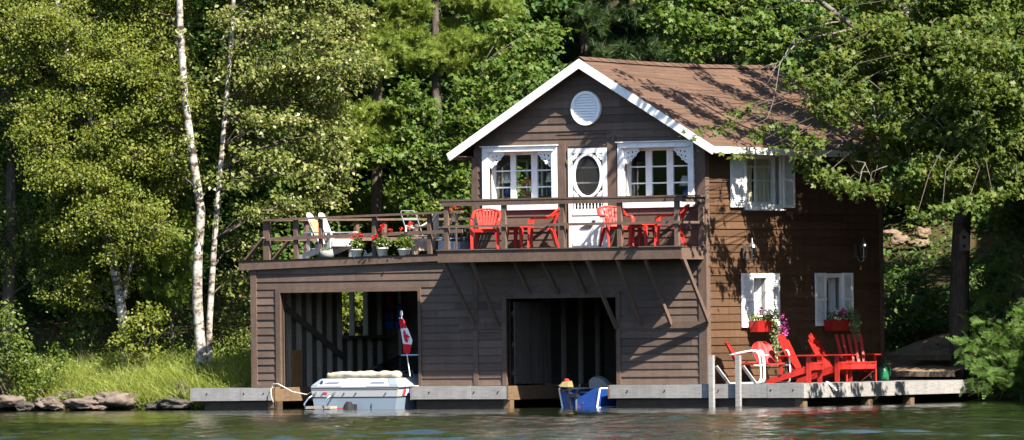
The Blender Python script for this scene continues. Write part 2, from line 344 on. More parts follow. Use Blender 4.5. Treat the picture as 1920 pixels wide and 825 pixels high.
# water: real ripples near the shore, coarse sheet further out
rng = np.random.default_rng(3)
xs = np.concatenate([np.linspace(-800, -13, 30)[:-1], np.linspace(-13, 13, 330), np.linspace(13, 800, 30)[1:]])
ys = np.concatenate([np.linspace(-800, -62, 24)[:-1], np.linspace(-62, 6.5, 560), np.linspace(6.5, 16, 30)[1:]])
X, Y = np.meshgrid(xs, ys, indexing='ij'); Z = np.zeros_like(X)
for i in range(60):
    lam = math.exp(rng.uniform(math.log(.26), math.log(2.6))); ang = rng.normal(rad(90), rad(30)); kx, ky = 2*math.pi/lam*math.cos(ang), 2*math.pi/lam*math.sin(ang)
    amp = .0034*lam**.9
    Z += amp*np.sin(kx*X+ky*Y+rng.uniform(0, 6.28)+.7*np.sin(.31*X*rng.uniform(.5, 1.5)+rng.uniform(0, 6))+.6*np.sin(.23*Y+rng.uniform(0, 6)))
patch = .62+.38*np.sin(.33*X+.11*Y+1.2*np.sin(.17*Y))*np.sin(.21*Y+.1*X+2)
fade = np.clip((-Y+3)/20, .30, 1.2)*patch
Z = np.where((np.abs(X) < 13.1) & (Y > -62.5), Z*fade, 0)+WATER
me = bpy.data.meshes.new('water'); nX, nY = Z.shape
idx = np.arange(nX*nY).reshape(nX, nY); q = np.stack([idx[:-1, :-1], idx[1:, :-1], idx[1:, 1:], idx[:-1, 1:]], -1).reshape(-1, 4)
def np_mesh(me, verts, faces, k):
    nv, nf = len(verts), len(faces); me.vertices.add(nv); me.vertices.foreach_set('co', np.ascontiguousarray(verts, np.float32).ravel())
    me.loops.add(nf*k); me.loops.foreach_set('vertex_index', np.ascontiguousarray(faces, np.int32).ravel())
    me.polygons.add(nf); me.polygons.foreach_set('loop_start', np.arange(0, nf*k, k, dtype=np.int32)); me.polygons.foreach_set('loop_total', np.full(nf, k, np.int32))
    me.update(calc_edges=True)
np_mesh(me, np.stack([X, Y, Z], -1).reshape(-1, 3), q, 4); me.polygons.foreach_set('use_smooth', np.ones(len(q), bool)); me.materials.append(M['water'])
mb = MB(); R = random.Random(2)   # the far shore across the lake, mirrored in the panes and the water
def farhill(u, v):
    a = rad(160+220*u); r = 640+150*v+30*mnoise.noise(Vector((u*30, v*3, 2))); h = 40+14*mnoise.noise(Vector((u*22, 0, 0)))+8*mnoise.noise(Vector((u*120, 4, 0)))
    return (r*math.cos(a), r*math.sin(a), -1+(h+1)*v**.7)
mb.grid(farhill, 160, 8)
tag(mb.build('hills', M['hillforest'], smooth=True), kind='structure')
wo = bpy.data.objects.new('water', me); COL.objects.link(wo); tag(wo, kind='structure')

# ------------------------------------------------------------------ boathouse
house = thing('boathouse', 'dark brown two storey clapboard boathouse with white trim and a balcony over the water', 'boathouse', OR, -TH)
A0, A1, AL = -5.71, -.045, -11.405      # gable part and lean-to, along the front
LB = 7.45                            # depth
ZB = .43                             # walls stand on the dock
PK = (-2.87, 7.28); PIT = math.tan(rad(30.2))
def sag(b): return -.055*math.sin(math.pi*min(max(b, 0), 8.2)/8.2)
def roofz(a): return PK[1]-abs(a-PK[0])*PIT
fr_front = lambda s, z, d: (s, -d, z)
fr_side = lambda s, z, d: (A1+d, s, z)
fr_left = lambda s, z, d: (AL-d, s, z)
fr_left2 = lambda s, z, d: (A0-d, s, z)
fr_back = lambda s, z, d: (s, LB+d, z)
def siding(mb, fn, s0, s1, z0, z1, openings=(), pitch=.162, clip=None, seed=0):
    R = random.Random(seed); z = z0
    while z < z1-.01:
        zt = min(z+pitch, z1); cuts = sorted({z, zt} | {v for o in openings for v in (o[2], o[3]) if z < v < zt})
        joints = []; s = s0+R.uniform(.8, 4)
        while s < s1: joints.append(s); s += R.uniform(2.2, 4.6)
        tint = {}; jit = R.uniform(-.002, .003)
        for u0, u1 in zip(cuts, cuts[1:]):
            um = (u0+u1)/2; spans = [(s0, s1)]
            for o in openings:
                if o[2] < um < o[3]:
                    ns = []
                    for p, q in spans:
                        if o[1] <= p or o[0] >= q: ns.append((p, q)); continue
                        if o[0] > p: ns.append((p, o[0]))
                        if o[1] < q: ns.append((o[1], q))
                    spans = ns
            fine = []
            for p, q in spans:
                e = [p]+[j for j in joints if p+.05 < j < q-.05]+[q]
                fine += list(zip(e, e[1:]))
            for p, q in fine:
                key = sum(1 for j in joints if j <= (p+q)/2)
                if key not in tint: tint[key] = (min(1, max(0, R.gauss(.5, .17))), R.uniform(-.002, .002))
                t, dj = tint[key]
                d0 = .026-(u0-z)/pitch*.020+jit+dj; d1 = .026-(u1-z)/pitch*.020+jit+dj
                a0, b0, a1, b1 = p+.001, q-.001, p+.001, q-.001
                if clip:
                    c0, c1 = clip(u0), clip(u1)
                    a0, b0 = max(a0, c0[0]), min(b0, c0[1]); a1, b1 = max(a1, c1[0]), min(b1, c1[1])
                    if b0 <= a0+.01: continue
                    if b1 < a1: a1 = b1 = (a1+b1)/2
                P = [fn(a0, u0, d0), fn(b0, u0, d0), fn(b1, u1, d1), fn(a1, u1, d1), fn(a0, u0, 0), fn(b0, u0, 0), fn(b1, u1, 0), fn(a1, u1, 0)]
                mb.poly(P[:4], t); mb.poly([P[0], P[4], P[5], P[1]], t); mb.poly([P[0], P[3], P[7], P[4]], t); mb.poly([P[1], P[5], P[6], P[2]], t)
        z = zt
def backing(mb, fn, s0, s1, z0, z1, openings=(), th=.09):
    ss = sorted({s0, s1} | {v for o in openings for v in o[:2] if s0 < v < s1}); zs = sorted({z0, z1} | {v for o in openings for v in o[2:] if z0 < v < z1})
    for p, q in zip(ss, ss[1:]):
        for u, v in zip(zs, zs[1:]):
            if any(o[0] < (p+q)/2 < o[1] and o[2] < (u+v)/2 < o[3] for o in openings): continue
            P = [fn(p, u, -th), fn(q, u, -th), fn(q, u, 0), fn(p, u, 0), fn(p, v, -th), fn(q, v, -th), fn(q, v, 0), fn(p, v, 0)]; mb.hexa(P, .5)
G1 = (-10.67, -7.15, 0, 2.46); G2 = (-4.94, -2.22, 0, 2.265)
WL = (-5.335, -3.755, 4.27, 5.37); WR = (-1.985, -.41, 4.27, 5.385); DR = (-3.35, -2.39, 3.3, 5.41)
GAB = lambda z: (max(A0, PK[0]-(PK[1]-.06-z)/PIT), min(A1, PK[0]+(PK[1]-.06-z)/PIT))
mb = MB(); siding(mb, fr_front, AL, A0, ZB, 3.06, [G1], seed=1); backing(mb, fr_front, AL, A0, ZB, 3.06, [G1]); mb.build('front_wall', M['siding'], house)
mb = MB(); siding(mb, fr_front, A0, A1, ZB, 7.18, [G2, WL, WR, DR], clip=GAB, seed=2); backing(mb, fr_front, A0, A1, ZB, 5.5, [G2, WL, WR, DR])
mb.prism([(A0, 0, 5.5), (A1, 0, 5.5), (PK[0], 0, PK[1]-.10)], (0, .09, 0), .5); mb.build('gable_wall', M['siding'], house)
def sb(px, py): return onA(px, py, 0)[1]
SW1 = (sb(1400, 330), sb(1464, 330), 4.19, 5.2)
SW2 = (sb(1413, 560), sb(1438, 560), 1.72, 2.64); SW3 = (sb(1550, 560), sb(1577, 560), 1.72, 2.64)
mb = MB(); siding(mb, fr_side, 0, LB, ZB, 5.42, [SW1, SW2, SW3], seed=3); backing(mb, fr_side, .09, LB, ZB, 5.42, [SW1, SW2, SW3]); mb.build('side_wall', M['sidesiding'], house)
LWB = (onA(633, 590, -11.34)[1], onA(688, 590, -11.34)[1], 1.52, 2.62)
mb = MB(); siding(mb, fr_left, .0, LB, ZB, 3.0, [LWB], seed=4); backing(mb, fr_left, .09, LB, ZB, 3.0, [LWB])
mb.build('left_wall', M['siding'], house)
LW2 = (1.45, 2.75, 4.3, 5.25)
mb = MB(); siding(mb, fr_left2, .0, LB, 3.28, 5.42, [LW2], seed=5); backing(mb, fr_left2, .09, LB, 3.2, 5.42, [LW2]); mb.build('upper_left_wall', M['siding'], house)
mb = MB(); siding(mb, fr_back, AL, A0, ZB, 3.0, seed=6); siding(mb, fr_back, A0, A1, ZB, 7.18, clip=GAB, seed=7); backing(mb, fr_back, AL+.09, A0, ZB, 3.0); backing(mb, fr_back, A0+.09, A1-.09, ZB, 5.42)
mb.prism([(A0+.1, LB-.09, 5.42), (A1-.1, LB-.09, 5.42), (PK[0], LB-.09, PK[1]-.12)], (0, .09, 0), .5); mb.build('rear_wall', M['siding'], house)
# trim boards (brown)
def trim(*boxes, name='trim_board', mat='trimwood'):
    q = MB()
    for bx in boxes: q.box(*bx)
    return q.build(name, M[mat], house)
trim((AL-.03, -.042, ZB, AL+.12, .10, 3.02), name='corner_board')
trim((A1-.15, -.042, ZB, A1+.042, -.026, 5.30), (A1+.026, -.026, ZB, A1+.042, .12, 5.30), name='corner_board')
trim((A0-.03, -.042, 3.34, A0+.10, -.026, 5.25), (A0-.045, -.042, 3.34, A0-.03, .12, 5.25), name='corner_board')
trim((A1+.026, LB-.12, ZB, A1+.042, LB+.03, 5.30), name='corner_board')
trim((A0-.06, -.038, 1.76, A0+.06, -.024, 3.05), (A0-.06, -.038, ZB, A0+.06, -.024, 1.62))
trim((A0-.40, -.05, 1.62, G2[0]-.10, -.026, 1.76)); trim((G2[1]+.10, -.05, 1.60, A1-.15, -.026, 1.74))
trim((G1[0]-.12, -.045, ZB, G1[0], .12, G1[3]), (G1[1], -.045, ZB, G1[1]+.07, .12, G1[3]+.085), (G1[0]-.12, -.045, G1[3], G1[1], .12, G1[3]+.085), name='door_frame')
trim((G2[0]-.10, -.045, ZB, G2[0], .12, G2[3]), (G2[1], -.045, ZB, G2[1]+.10, .12, G2[3]+.13), (G2[0]-.10, -.045, G2[3], G2[1], .12, G2[3]+.13), name='door_frame')
trim((-3.42, -.03, 3.3, -3.352, -.024, 5.5), (-3.62, -.045, 3.3, -3.42, -.026, 5.52), (-2.388, -.045, 3.3, -2.16, -.026, 5.52), (-2.27, -.055, 5.52, -2.19, -.026, 5.66), name='door_casing')
q = MB(); q.box(-3.62, -.034, 5.715, -2.3, -.027, 5.735, .2); q.build('trim_board', M['trimwood'], house)
# ------------------------------------------------------------------ roof
roof = MB(); SL = 3.27/math.cos(rad(30.2)); R = random.Random(11)
def rp(side, b, s, h):     # point on roof slope: s metres down from the ridge, h above the deck
    ca, sa = math.cos(rad(30.2)), math.sin(rad(30.2))
    return (PK[0]+side*(s*ca+h*sa), b, PK[1]-s*sa+h*ca+sag(b)*(1-s/SL*.6))
B0, B1 = -.33, 7.8; NB = 10
for side in (-1, 1):
    for i in range(NB):
        b0, b1 = B0+(B1-B0)*i/NB, B0+(B1-B0)*(i+1)/NB
        roof.hexa([rp(side, b0, 0, -.07), rp(side, b1, 0, -.07), rp(side, b1, SL, -.07), rp(side, b0, SL, -.07), rp(side, b0, 0, 0), rp(side, b1, 0, 0), rp(side, b1, SL, 0), rp(side, b0, SL, 0)], .5)
    n = 26; st = SL/n
    for r in range(n):
        b = B0-.02-R.uniform(0, .25); off = R.uniform(-.06, .06)
        while b < B1:
            e = min(b+R.uniform(.28, .34)*R.choice((1, 1, 2, 3)), B1+.02); p = max(b, B0-.02)
            if e > p:
                h = .008+R.uniform(-.001, .002); t = min(1, max(0, R.gauss(.5+off, .16)))
                roof.hexa([rp(side, p, r*st-.02, .002), rp(side, e, r*st-.02, .002), rp(side, e, (r+1)*st+.006, .002), rp(side, p, (r+1)*st+.006, .002),
                           rp(side, p, r*st-.02, .004), rp(side, e, r*st-.02, .004), rp(side, e, (r+1)*st+.006, h), rp(side, p, (r+1)*st+.006, h)], t)
            b = e
ro = roof.build('roof', M['shingle'], house)
q = MB(); nb = 22
for i in range(nb):
    b0, b1 = B0-.02+(B1-B0+.04)*i/nb, B0-.02+(B1-B0+.04)*(i+1)/nb+.03
    for side in (-1, 1):
        q.poly([rp(side, b0, -.02, .045), rp(side, b1, -.02, .035), rp(side, b1, .14, .032), rp(side, b0, .14, .042)], R.uniform(.1, .45))
q.build('ridge_cap', M['shingle'], ro)
q = MB()
for side in (-1, 1):
    ca, sa = math.cos(rad(30.2)), math.sin(rad(30.2))
    P = [rp(side, B0-.03, 0, -.004), rp(side, B0-.03, SL+.05, -.004), rp(side, B0-.03, SL+.05, -.17), (PK[0], B0-.03, PK[1]-.004-.20)]
    P[3] = (PK[0]+0, B0-.03, P[3][2])
    q.prism(P, (0, .03, 0), .5)
q.build('rake_board', M['white'], ro)
for side in (-1, 1):
    q = MB()
    for i in range(NB):
        b0, b1 = B0+(B1-B0)*i/NB, B0+(B1-B0)*(i+1)/NB
        x0, x1 = rp(side, b0, SL+.002, 0), rp(side, b1, SL+.002, 0); dx = side*.03
        q.hexa([(x0[0], b0, x0[2]-.145), (x0[0]+dx, b0, x0[2]-.145), (x1[0]+dx, b1, x1[2]-.145), (x1[0], b1, x1[2]-.145), (x0[0], b0, x0[2]-.005), (x0[0]+dx, b0, x0[2]-.005), (x1[0]+dx, b1, x1[2]-.005), (x1[0], b1, x1[2]-.005)], .5)
    q.build('eave_fascia', M['white'], ro)
    q = MB(); s0 = (3.27-.36)/math.cos(rad(30.2))
    a_in = A1 if side > 0 else A0
    e = rp(side, 0, SL, -.08); q.box(a_in+side*.03, B0, e[2]-.03, e[0], B1, e[2]-.015, .3); q.build('soffit', M['trimwood'], ro)
# gable vent
vx, vz = -2.875, 6.245
q = MB(); q.ring((vx, -.10, vz), .30, .36, (1, 0, 0), (0, 0, 1), (0, .07, 0), 40); vent = q.build('gable_vent', M['potwhite'], house)
q = MB()
for i in range(11):
    z = vz-.29+i*.058; hw = math.sqrt(max(.001, .305**2-(z-vz)**2)); hw2 = math.sqrt(max(.001, .305**2-min(.3, abs(z+.05-vz))**2))
    q.hexa([(vx-hw, -.088, z), (vx+hw, -.088, z), (vx+hw, -.03, z), (vx-hw, -.03, z), (vx-hw2, -.055, z+.056), (vx+hw2, -.055, z+.056), (vx+hw2, -.03, z+.056), (vx-hw2, -.03, z+.056)], .5)
q.build('louvre', M['potwhite'], vent)
# ------------------------------------------------------------------ front windows with fretwork brackets
def fretwork(cx, cz, sx, parent):
    q = MB(); d = (0, .018, 0)
    q.prism([(cx, -.012, cz), (cx+sx*.36, -.012, cz), (cx+sx*.36, -.012, cz-.05), (cx+sx*.05, -.012, cz-.05), (cx+sx*.05, -.012, cz-.30), (cx, -.012, cz-.30)], d, .5)
    for (u, v, r, ri) in ((.10, .10, .062, .022), (.20, .085, .055, .02), (.09, .20, .055, .02), (.29, .075, .046, .016), (.08, .275, .042, .014), (.185, .175, .05, .02), (.345, .055, .03, .008), (.055, .315, .028, .008), (.26, .145, .036, .013), (.155, .245, .034, .012)):
        q.ring((cx+sx*u, -.010+.0007*(u*100 % 5), cz-v), ri, r, (1, 0, 0), (0, 0, 1), (0, .014, 0), 14)
    return q.build('fretwork_bracket', M['white'], parent)
def front_window(o, cols, rows, zt, zb, ztop_out, zbot_out, aout):
    q = MB(); y0, y1 = -.06, .0
    q.box(aout[0], y0, zbot_out, o[0], y1-.001, ztop_out); q.box(o[1], y0, zbot_out, aout[1], y1-.001, ztop_out)
    q.box(o[0], y0, o[3], o[1], y1-.001, ztop_out); q.box(o[0], y0, zbot_out, o[1], y1-.001, o[2])
    q.box(aout[0]-.03, y0-.045, ztop_out, aout[1]+.03, y1-.03, ztop_out+.022)   # drip cap
    q.box(o[0]-.06, y0-.022, o[3]+.002, o[1]+.06, y0, o[3]+.03)
    wdw = q.build('window', M['white'], house)
    q = MB()  # deep jambs
    q.box(o[0]-.02, .0, o[2], o[0], .30, o[3]); q.box(o[1], .0, o[2], o[1]+.02, .30, o[3]); q.box(o[0]-.02, .0, o[3], o[1]+.02, .30, o[3]+.02); q.box(o[0]-.02, 0, o[2]-.03, o[1]+.02, .30, o[2])
    q.build('window_jamb', M['white'], wdw)
    q = MB(); yb = .24
    edges = [o[0]]+[e for c_ in cols for e in c_]+[o[1]]
    for e0, e1 in zip(edges[0::2], edges[1::2]): q.box(e0, yb-.02, o[2], e1, yb+.03, o[3])
    for c0, c1 in cols:
        q.box(c0, yb-.018, zt, c1, yb+.028, o[3]); q.box(c0, yb-.018, o[2], c1, yb+.028, zb)
        for r in rows: q.box(c0, yb-.012, r-.014, c1, yb+.02, r+.014)
    q.build('window_sash', M['white'], wdw)
    q = MB(); q.box(o[0], yb+.004, o[2], o[1], yb+.010, o[3], .5); q.build('window_pane', M['glass'], wdw)
    fretwork(o[0], o[3], 1, wdw); fretwork(o[1], o[3], -1, wdw)
    return wdw
fx = lambda px, py: onB(px, py, .24)[0]; fz = lambda px, py: onB(px, py, .24)[2]
front_window(WL, [(fx(929.5, 320), fx(958, 320)), (fx(968, 320), fx(997, 320)), (fx(1008.5, 320), fx(1036.5, 320))], [fz(980, 320), fz(980, 351)], fz(980, 290.5), fz(980, 378), 5.478, 4.135, (-5.48, -3.62))
front_window(WR, [(fx(1183, 320), fx(1211.5, 320)), (fx(1223, 320), fx(1251, 320)), (fx(1263, 320), fx(1291, 320))], [fz(1235, 312), fz(1235, 343)], fz(1235, 282), fz(1235, 371), 5.500, 4.13, (-2.125, -.275))
# ------------------------------------------------------------------ screen door
sd = MB(); d0, d1, dz0, dz1 = DR[0]+.004, DR[1]-.004, 3.325, 5.405; y = -.055; T = (0, .035, 0)
sx0, sx1 = d0+.105, d1-.105; oz0, oz1 = 4.36, 5.30; oc = ((sx0+sx1)/2, (oz0+oz1)/2); orx, orz = (sx1-sx0)/2, (oz1-oz0)/2
sd.box(d0, y, dz0, sx0, y+.035, dz1); sd.box(sx1, y, dz0, d1, y+.035, dz1); sd.box(sx0, y, oz1, sx1, y+.035, dz1); sd.box(sx0, y, 4.30, sx1, y+.035, oz0)
sd.box(sx0, y, dz0, sx1, y+.035, 4.13); sd.box(sx0, y-.012, 3.36, sx1, y, 3.42); sd.box(sx0, y-.012, 4.0, sx1, y, 4.05)
door = sd.build('screen_door', M['white'], house)
q = MB(); q.ring((oc[0], y-.003, oc[1]), (orx-.062, orz-.05), (orx+.012, orz+.006), (1, 0, 0), (0, 0, 1), (0, .03, 0), 44)
for sx_ in (-1, 1):
    for sz_ in (-1, 1):
        for u, v, r in ((.80, .86, .05), (.92, .74, .03), (.66, .95, .03)): q.ring((oc[0]+sx_*orx*u, y-.001, oc[1]+sz_*orz*v), .3*r, r, (1, 0, 0), (0, 0, 1), (0, .024, 0), 12)
q.build('oval_frame', M['white'], door)
for i in range(9):
    q = MB(); xx = sx0+(sx1-sx0)*(i+.5)/9; q.lathe([(.010, 0), (.016, .05), (.009, .085), (.016, .12), (.010, .17)], (xx, y+.018, 4.13), 8); q.build('spindle', M['white'], door)
q = MB(); q.box(sx0, y+.02, 4.13, sx1, y+.022, oz1, .5); q.build('screen', M['screen'], door)
# loon ornament on the lower panel
L0 = onB(1088, 427, -.06); pts = [(0, 0), (.06, .025), (.13, .055), (.20, .075), (.26, .075), (.285, .11), (.30, .15), (.325, .168), (.35, .16), (.395, .145), (.352, .138), (.335, .11), (.325, .06), (.29, .01), (.22, -.012), (.08, -.012)]
q = MB(); q.prism([(L0[0]+u*1.0, y-.004, L0[2]+v*.95) for u, v in pts], (0, -.016, 0), .5); q.build('loon_ornament', M['loon'], door)
for pz in (5.13, 3.75):
    q = MB(); q.box(d0-.03, y-.012, pz-.045, d0+.012, y-.001, pz+.045); q.build('hinge', M['brass'], door)
q = MB(); q.tube([(d1-.05, y-.005, 4.2), (d1-.05, y-.05, 4.22), (d1-.05, y-.05, 4.30), (d1-.05, y-.005, 4.32)], .008, 6); q.build('handle', M['brass'], door)
q = MB(); yy = .06; q.box(d0-.01, yy, 3.31, d0+.09, yy+.04, 5.41); q.box(d1-.12, yy, 3.31, d1+.01, yy+.04, 5.41); q.box(d0, yy, 5.3, d1, yy+.04, 5.41); q.box(d0, yy, 3.31, d1, yy+.04, 4.2)
for r in (4.68, 5.0): q.box(d0+.09, yy, r-.016, d1-.12, yy+.03, r+.016)
dr2 = q.build('inner_door', M['white'], house)
q = MB(); q.box(d0+.09, yy+.012, 4.2, d1-.12, yy+.018, 5.3, .5); q.build('window_pane', M['glass'], dr2)
# ------------------------------------------------------------------ side windows, shutters
def shutter(parent, b0, b1, z0, z1, x=A1+.045, open_=0.0):
    q = MB(); d = .035; f = .055
    def bx(p0, p1, u0, u1, dd, tilt=0):
        q.hexa([(x, p0, u0), (x, p1, u0), (x+dd, p1, u0), (x+dd, p0, u0), (x, p0, u1), (x, p1, u1), (x+dd-tilt, p1, u1), (x+dd-tilt, p0, u1)], .5)
    bx(b0, b0+f, z0, z1, d); bx(b1-f, b1, z0, z1, d); bx(b0+f, b1-f, z0, z0+.08, d); bx(b0+f, b1-f, z1-.07, z1, d); bx(b0+f, b1-f, (z0+z1)/2-.03, (z0+z1)/2+.03, d)
    n = int((z1-z0)/.042)
    for i in range(n):
        u = z0+.07+i*(z1-z0-.13)/n; bx(b0+f, b1-f, u, u+.036, .030, .024)
    q.box(x-.002, b0+f, z0+.05, x+.004, b1-f, z1-.05, .5)
    return q.build('shutter', M['shutter'], parent)
def side_window(o, b_out, sh_l, sh_r, zs, depth=.16, curtain=False, mull=True, fw=.05):
    X0 = A1; D0 = X0-depth
    q = MB(); q.box(X0, b_out[0], o[2]-.10, X0+.05, o[0], o[3]+.09); q.box(X0, o[1], o[2]-.10, X0+.05, b_out[1], o[3]+.09); q.box(X0, o[0], o[3], X0+.05, o[1], o[3]+.09); q.box(X0, o[0], o[2]-.10, X0+.05, o[1], o[2])
    q.box(X0+.03, b_out[0]-.02, o[2]-.13, X0+.12, b_out[1]+.02, o[2]-.10)
    wdw = q.build('window', M['white'], house)
    q = MB(); q.box(D0-.05, o[0]-.02, o[2], X0, o[0], o[3]); q.box(D0-.05, o[1], o[2], X0, o[1]+.02, o[3]); q.box(D0-.05, o[0], o[3], X0, o[1], o[3]+.02); q.box(D0-.05, o[0], o[2]-.02, X0, o[1], o[2]); q.build('window_jamb', M['white'], wdw)
    q = MB(); xx = D0
    q.box(xx-.03, o[0], o[2], xx, o[0]+fw, o[3]); q.box(xx-.03, o[1]-fw, o[2], xx, o[1], o[3]); q.box(xx-.03, o[0], o[3]-fw, xx, o[1], o[3]); q.box(xx-.03, o[0], o[2], xx, o[1], o[2]+fw)
    mid = (o[0]+o[1])/2; zm = (o[2]+o[3])/2
    if mull: q.box(xx-.025, mid-.035, o[2], xx+.002, mid+.035, o[3])
    q.box(xx-.022, o[0], zm-.014, xx-.002, o[1], zm+.014)
    if mull: q.box(xx-.022, o[0], zm+.28, xx-.002, o[1], zm+.30); 
    q.build('window_sash', M['white'], wdw)
    q = MB(); q.box(xx-.016, o[0], o[2], xx-.012, o[1], o[3], .5); q.build('window_pane', M['glass'], wdw)
    if curtain:
        q = MB()
        for c0, c1 in ((o[0], mid-.02), (mid+.02, o[1])):
            q.grid(lambda u, v, c0=c0, c1=c1: (xx-.05+.018*math.sin(v*26+u*2), c0+(c1-c0)*v*(1-.28*math.sin(u*3.0)*.4), o[2]+(o[3]-o[2])*(1-u)*.995), 10, 30)
        q.build('curtain', M['curtain'], wdw, True)
    if sh_l: shutter(wdw, sh_l[0], sh_l[1], *zs)
    if sh_r: shutter(wdw, sh_r[0], sh_r[1], *zs)
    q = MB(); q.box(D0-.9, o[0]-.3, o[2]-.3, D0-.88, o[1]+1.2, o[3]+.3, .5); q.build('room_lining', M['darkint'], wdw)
    return wdw
side_window(SW1, (sb(1397, 330), sb(1467, 330)), (sb(1369, 330), sb(1396.5, 330)), (sb(1467.5, 330), sb(1488, 330)), (4.12, 5.29), curtain=True)
side_window(SW2, (sb(1411, 560), sb(1440, 560)), (sb(1390, 560), sb(1410.5, 560)), (sb(1440.5, 560), sb(1460, 560)), (1.60, 2.735), depth=.22, mull=False)
side_window(SW3, (sb(1548, 560), sb(1579, 560)), (sb(1528, 560), sb(1547.5, 560)), (sb(1579.5, 560), sb(1598, 560)), (1.61, 2.74), depth=.22, mull=False)
# ------------------------------------------------------------------ balcony
PB = -.93; bal = trim((-6.07, PB+.04, 3.262, -.06, -.03, 3.30), name='balcony')
q = MB(); q.box(-6.07, PB, 3.045, -3.05, PB+.04, 3.29); q.box(-3.048, PB, 3.045, -.10, PB+.04, 3.29); q.box(-.10, PB, 3.03, -.06, -.045, 3.30); q.box(-6.07, PB+.04, 3.05, -6.03, 0, 3.29); q.box(-6.09, PB-.025, 3.292, -.04, PB+.06, 3.318); q.build('fascia', M['trimwood'], bal)
q = MB()
for i in range(10): q.box(-5.9+i*.63, PB+.04, 3.08, -5.85+i*.63, -.03, 3.262)
q.build('joist', M['trimwood'], bal)
zt = 4.37
q = MB(); q.box(-5.98, PB-.03, zt-.035, -2.0, PB+.09, zt); q.box(-1.998, PB-.03, zt-.040, .02, PB+.09, zt-.004); q.box(-.11, PB+.09, zt-.04, .02, -.045, zt-.006)
q.box(-5.95, PB-.02, zt-.14, -.03, PB+.02, zt-.036); q.box(-.06, PB+.02, zt-.15, -.025, -.045, zt-.045); q.build('top_rail', M['trimwood'], bal)
q = MB(); zm = 3.80; q.box(-5.93, PB-.025, zm-.028, -.06, PB+.008, zm+.026); q.box(-.075, PB+.01, zm-.025, -.045, -.045, zm+.025); q.build('middle_rail', M['trimwood'], bal)
for px in (835.5, 943, 1052.5, 1160, 1267.5):
    a = onB(px, 420, PB)[0]; q = MB(); q.box(a-.05, PB+.009, 3.30, a+.05, PB+.085, zt-.037); q.build('post', M['trimwood'], bal)
q = MB(); q.box(-.14, -.12, 3.3, -.03, -.046, zt-.045); q.build('post', M['trimwood'], bal)
for (x0, y0, x1, y1, bo) in ((833, 490, 890, 607, .86), (885, 490, 935, 610, .86), (965, 492, 993, 549, .5), (1017, 490, 1047, 549, .5), (1070, 488, 1098, 549, .5), (1101, 486, 1156, 615, .88), (1157, 486, 1203, 608, .86), (1210, 486, 1258, 608, .86), (1281, 486, 1329, 605, .88)):
    p = onB(x0, y0, -bo); r_ = onB(x1, y1, -.06); q = MB(); q.beam((p[0], p[1], 3.06), r_, .055, .085, up=(0, 1, 1)); q.build('brace', M['trimwood'], house)
# ------------------------------------------------------------------ roof deck on the lean-to
def dz(a): return 3.16+(a+11.73)*.0165
XL = -11.66
q = MB(); q.hexa([(XL, -.05, dz(XL)-.05), (-5.74, -.05, dz(-5.77)-.05), (-5.74, LB, dz(-5.77)-.05), (XL, LB, dz(XL)-.05), (XL, -.05, dz(XL)-.012), (-5.74, -.05, dz(-5.77)-.012), (-5.74, LB, dz(-5.77)-.012), (XL, LB, dz(XL)-.012)], .5)
deck = q.build('roof_deck', M['trimwood'], house)
q = MB(); q.hexa([(XL-.04, -.09, 2.955), (-6.075, -.09, 3.10), (-6.075, -.05, 3.10), (XL-.04, -.05, 2.955), (XL-.04, -.09, dz(XL)-.02), (-6.075, -.09, dz(-6.075)-.02), (-6.075, -.05, dz(-6.075)-.02), (XL-.04, -.05, dz(XL)-.02)], .6)
q.box(XL-.04, -.05, 2.955, XL, LB, 3.13); q.build('fascia', M['trimwood'], deck)
q = MB(); q.hexa([(XL-.06, -.105, dz(XL)-.016), (-6.08, -.105, dz(-6.08)-.016), (-6.08, -.0, dz(-6.08)-.014), (XL-.06, -.0, dz(XL)-.014), (XL-.06, -.105, dz(XL)), (-6.08, -.105, dz(-6.08)), (-6.08, 0, dz(-6.08)), (XL-.06, 0, dz(XL))], .05); q.build('drip_edge', M['darkhole'], deck)
RB = -.04
def rz_(a): return 4.03+(a+10.99)*.0195
q = MB(); q.beam((-11.08, RB, rz_(-11.08)), (-6.0, RB, rz_(-6.0)), .11, .045); q.beam((-11.0, RB, rz_(-11)), (-11.0, LB-.1, rz_(-11)+.06), .11, .045, tint=.6); q.beam((-11.0, LB-.1, rz_(-11)+.05), (-5.8, LB-.1, rz_(-5.8)+.05), .1, .045)
q.build('top_rail', M['trimwood'], deck)
q = MB(); q.beam((-11.0, RB, rz_(-11)-.41), (-6.0, RB, rz_(-6.)-.41), .04, .075); q.beam((-11.0, RB, rz_(-11)-.41), (-11.0, LB-.1, rz_(-11)-.38), .04, .075); q.beam((-11.0, LB-.1, rz_(-11)-.41), (-5.8, LB-.1, rz_(-5.8)-.41), .04, .075)
q.build('middle_rail', M['trimwood'], deck)
for px, wd in ((497.5, .15), (552.6, .10), (598.7, .075), (699.6, .085), (803, .085)):
    a = onB(px, 445, RB)[0]; q = MB(); q.box(a-wd/2, RB+.021, dz(a)-.012, a+wd/2, RB+.10, rz_(a)-.024); q.build('post', M['trimwood'], deck)
for b in (1.6, 3.6, 4.72, 6.0, 7.3): q = MB(); q.box(-11.09, b-.06, dz(-11), -11.021, b+.06, rz_(-11)+.0); q.build('post', M['trimwood'], deck)
for a in (-9.2, -7.6, -6.2): q = MB(); q.box(a-.05, LB-.19, dz(a), a+.05, LB-.121, rz_(a)+.02); q.build('post', M['trimwood'], deck)
for (b0, b1) in ((RB-.02, RB-.02), (1.0, 1.0)):
    q = MB(); q.beam((-11.52, b0, dz(-11.5)+.02), (-11.06, b1, dz(-11)+.48), .12, .04); q.build('railing_brace', M['trimwood'], deck)
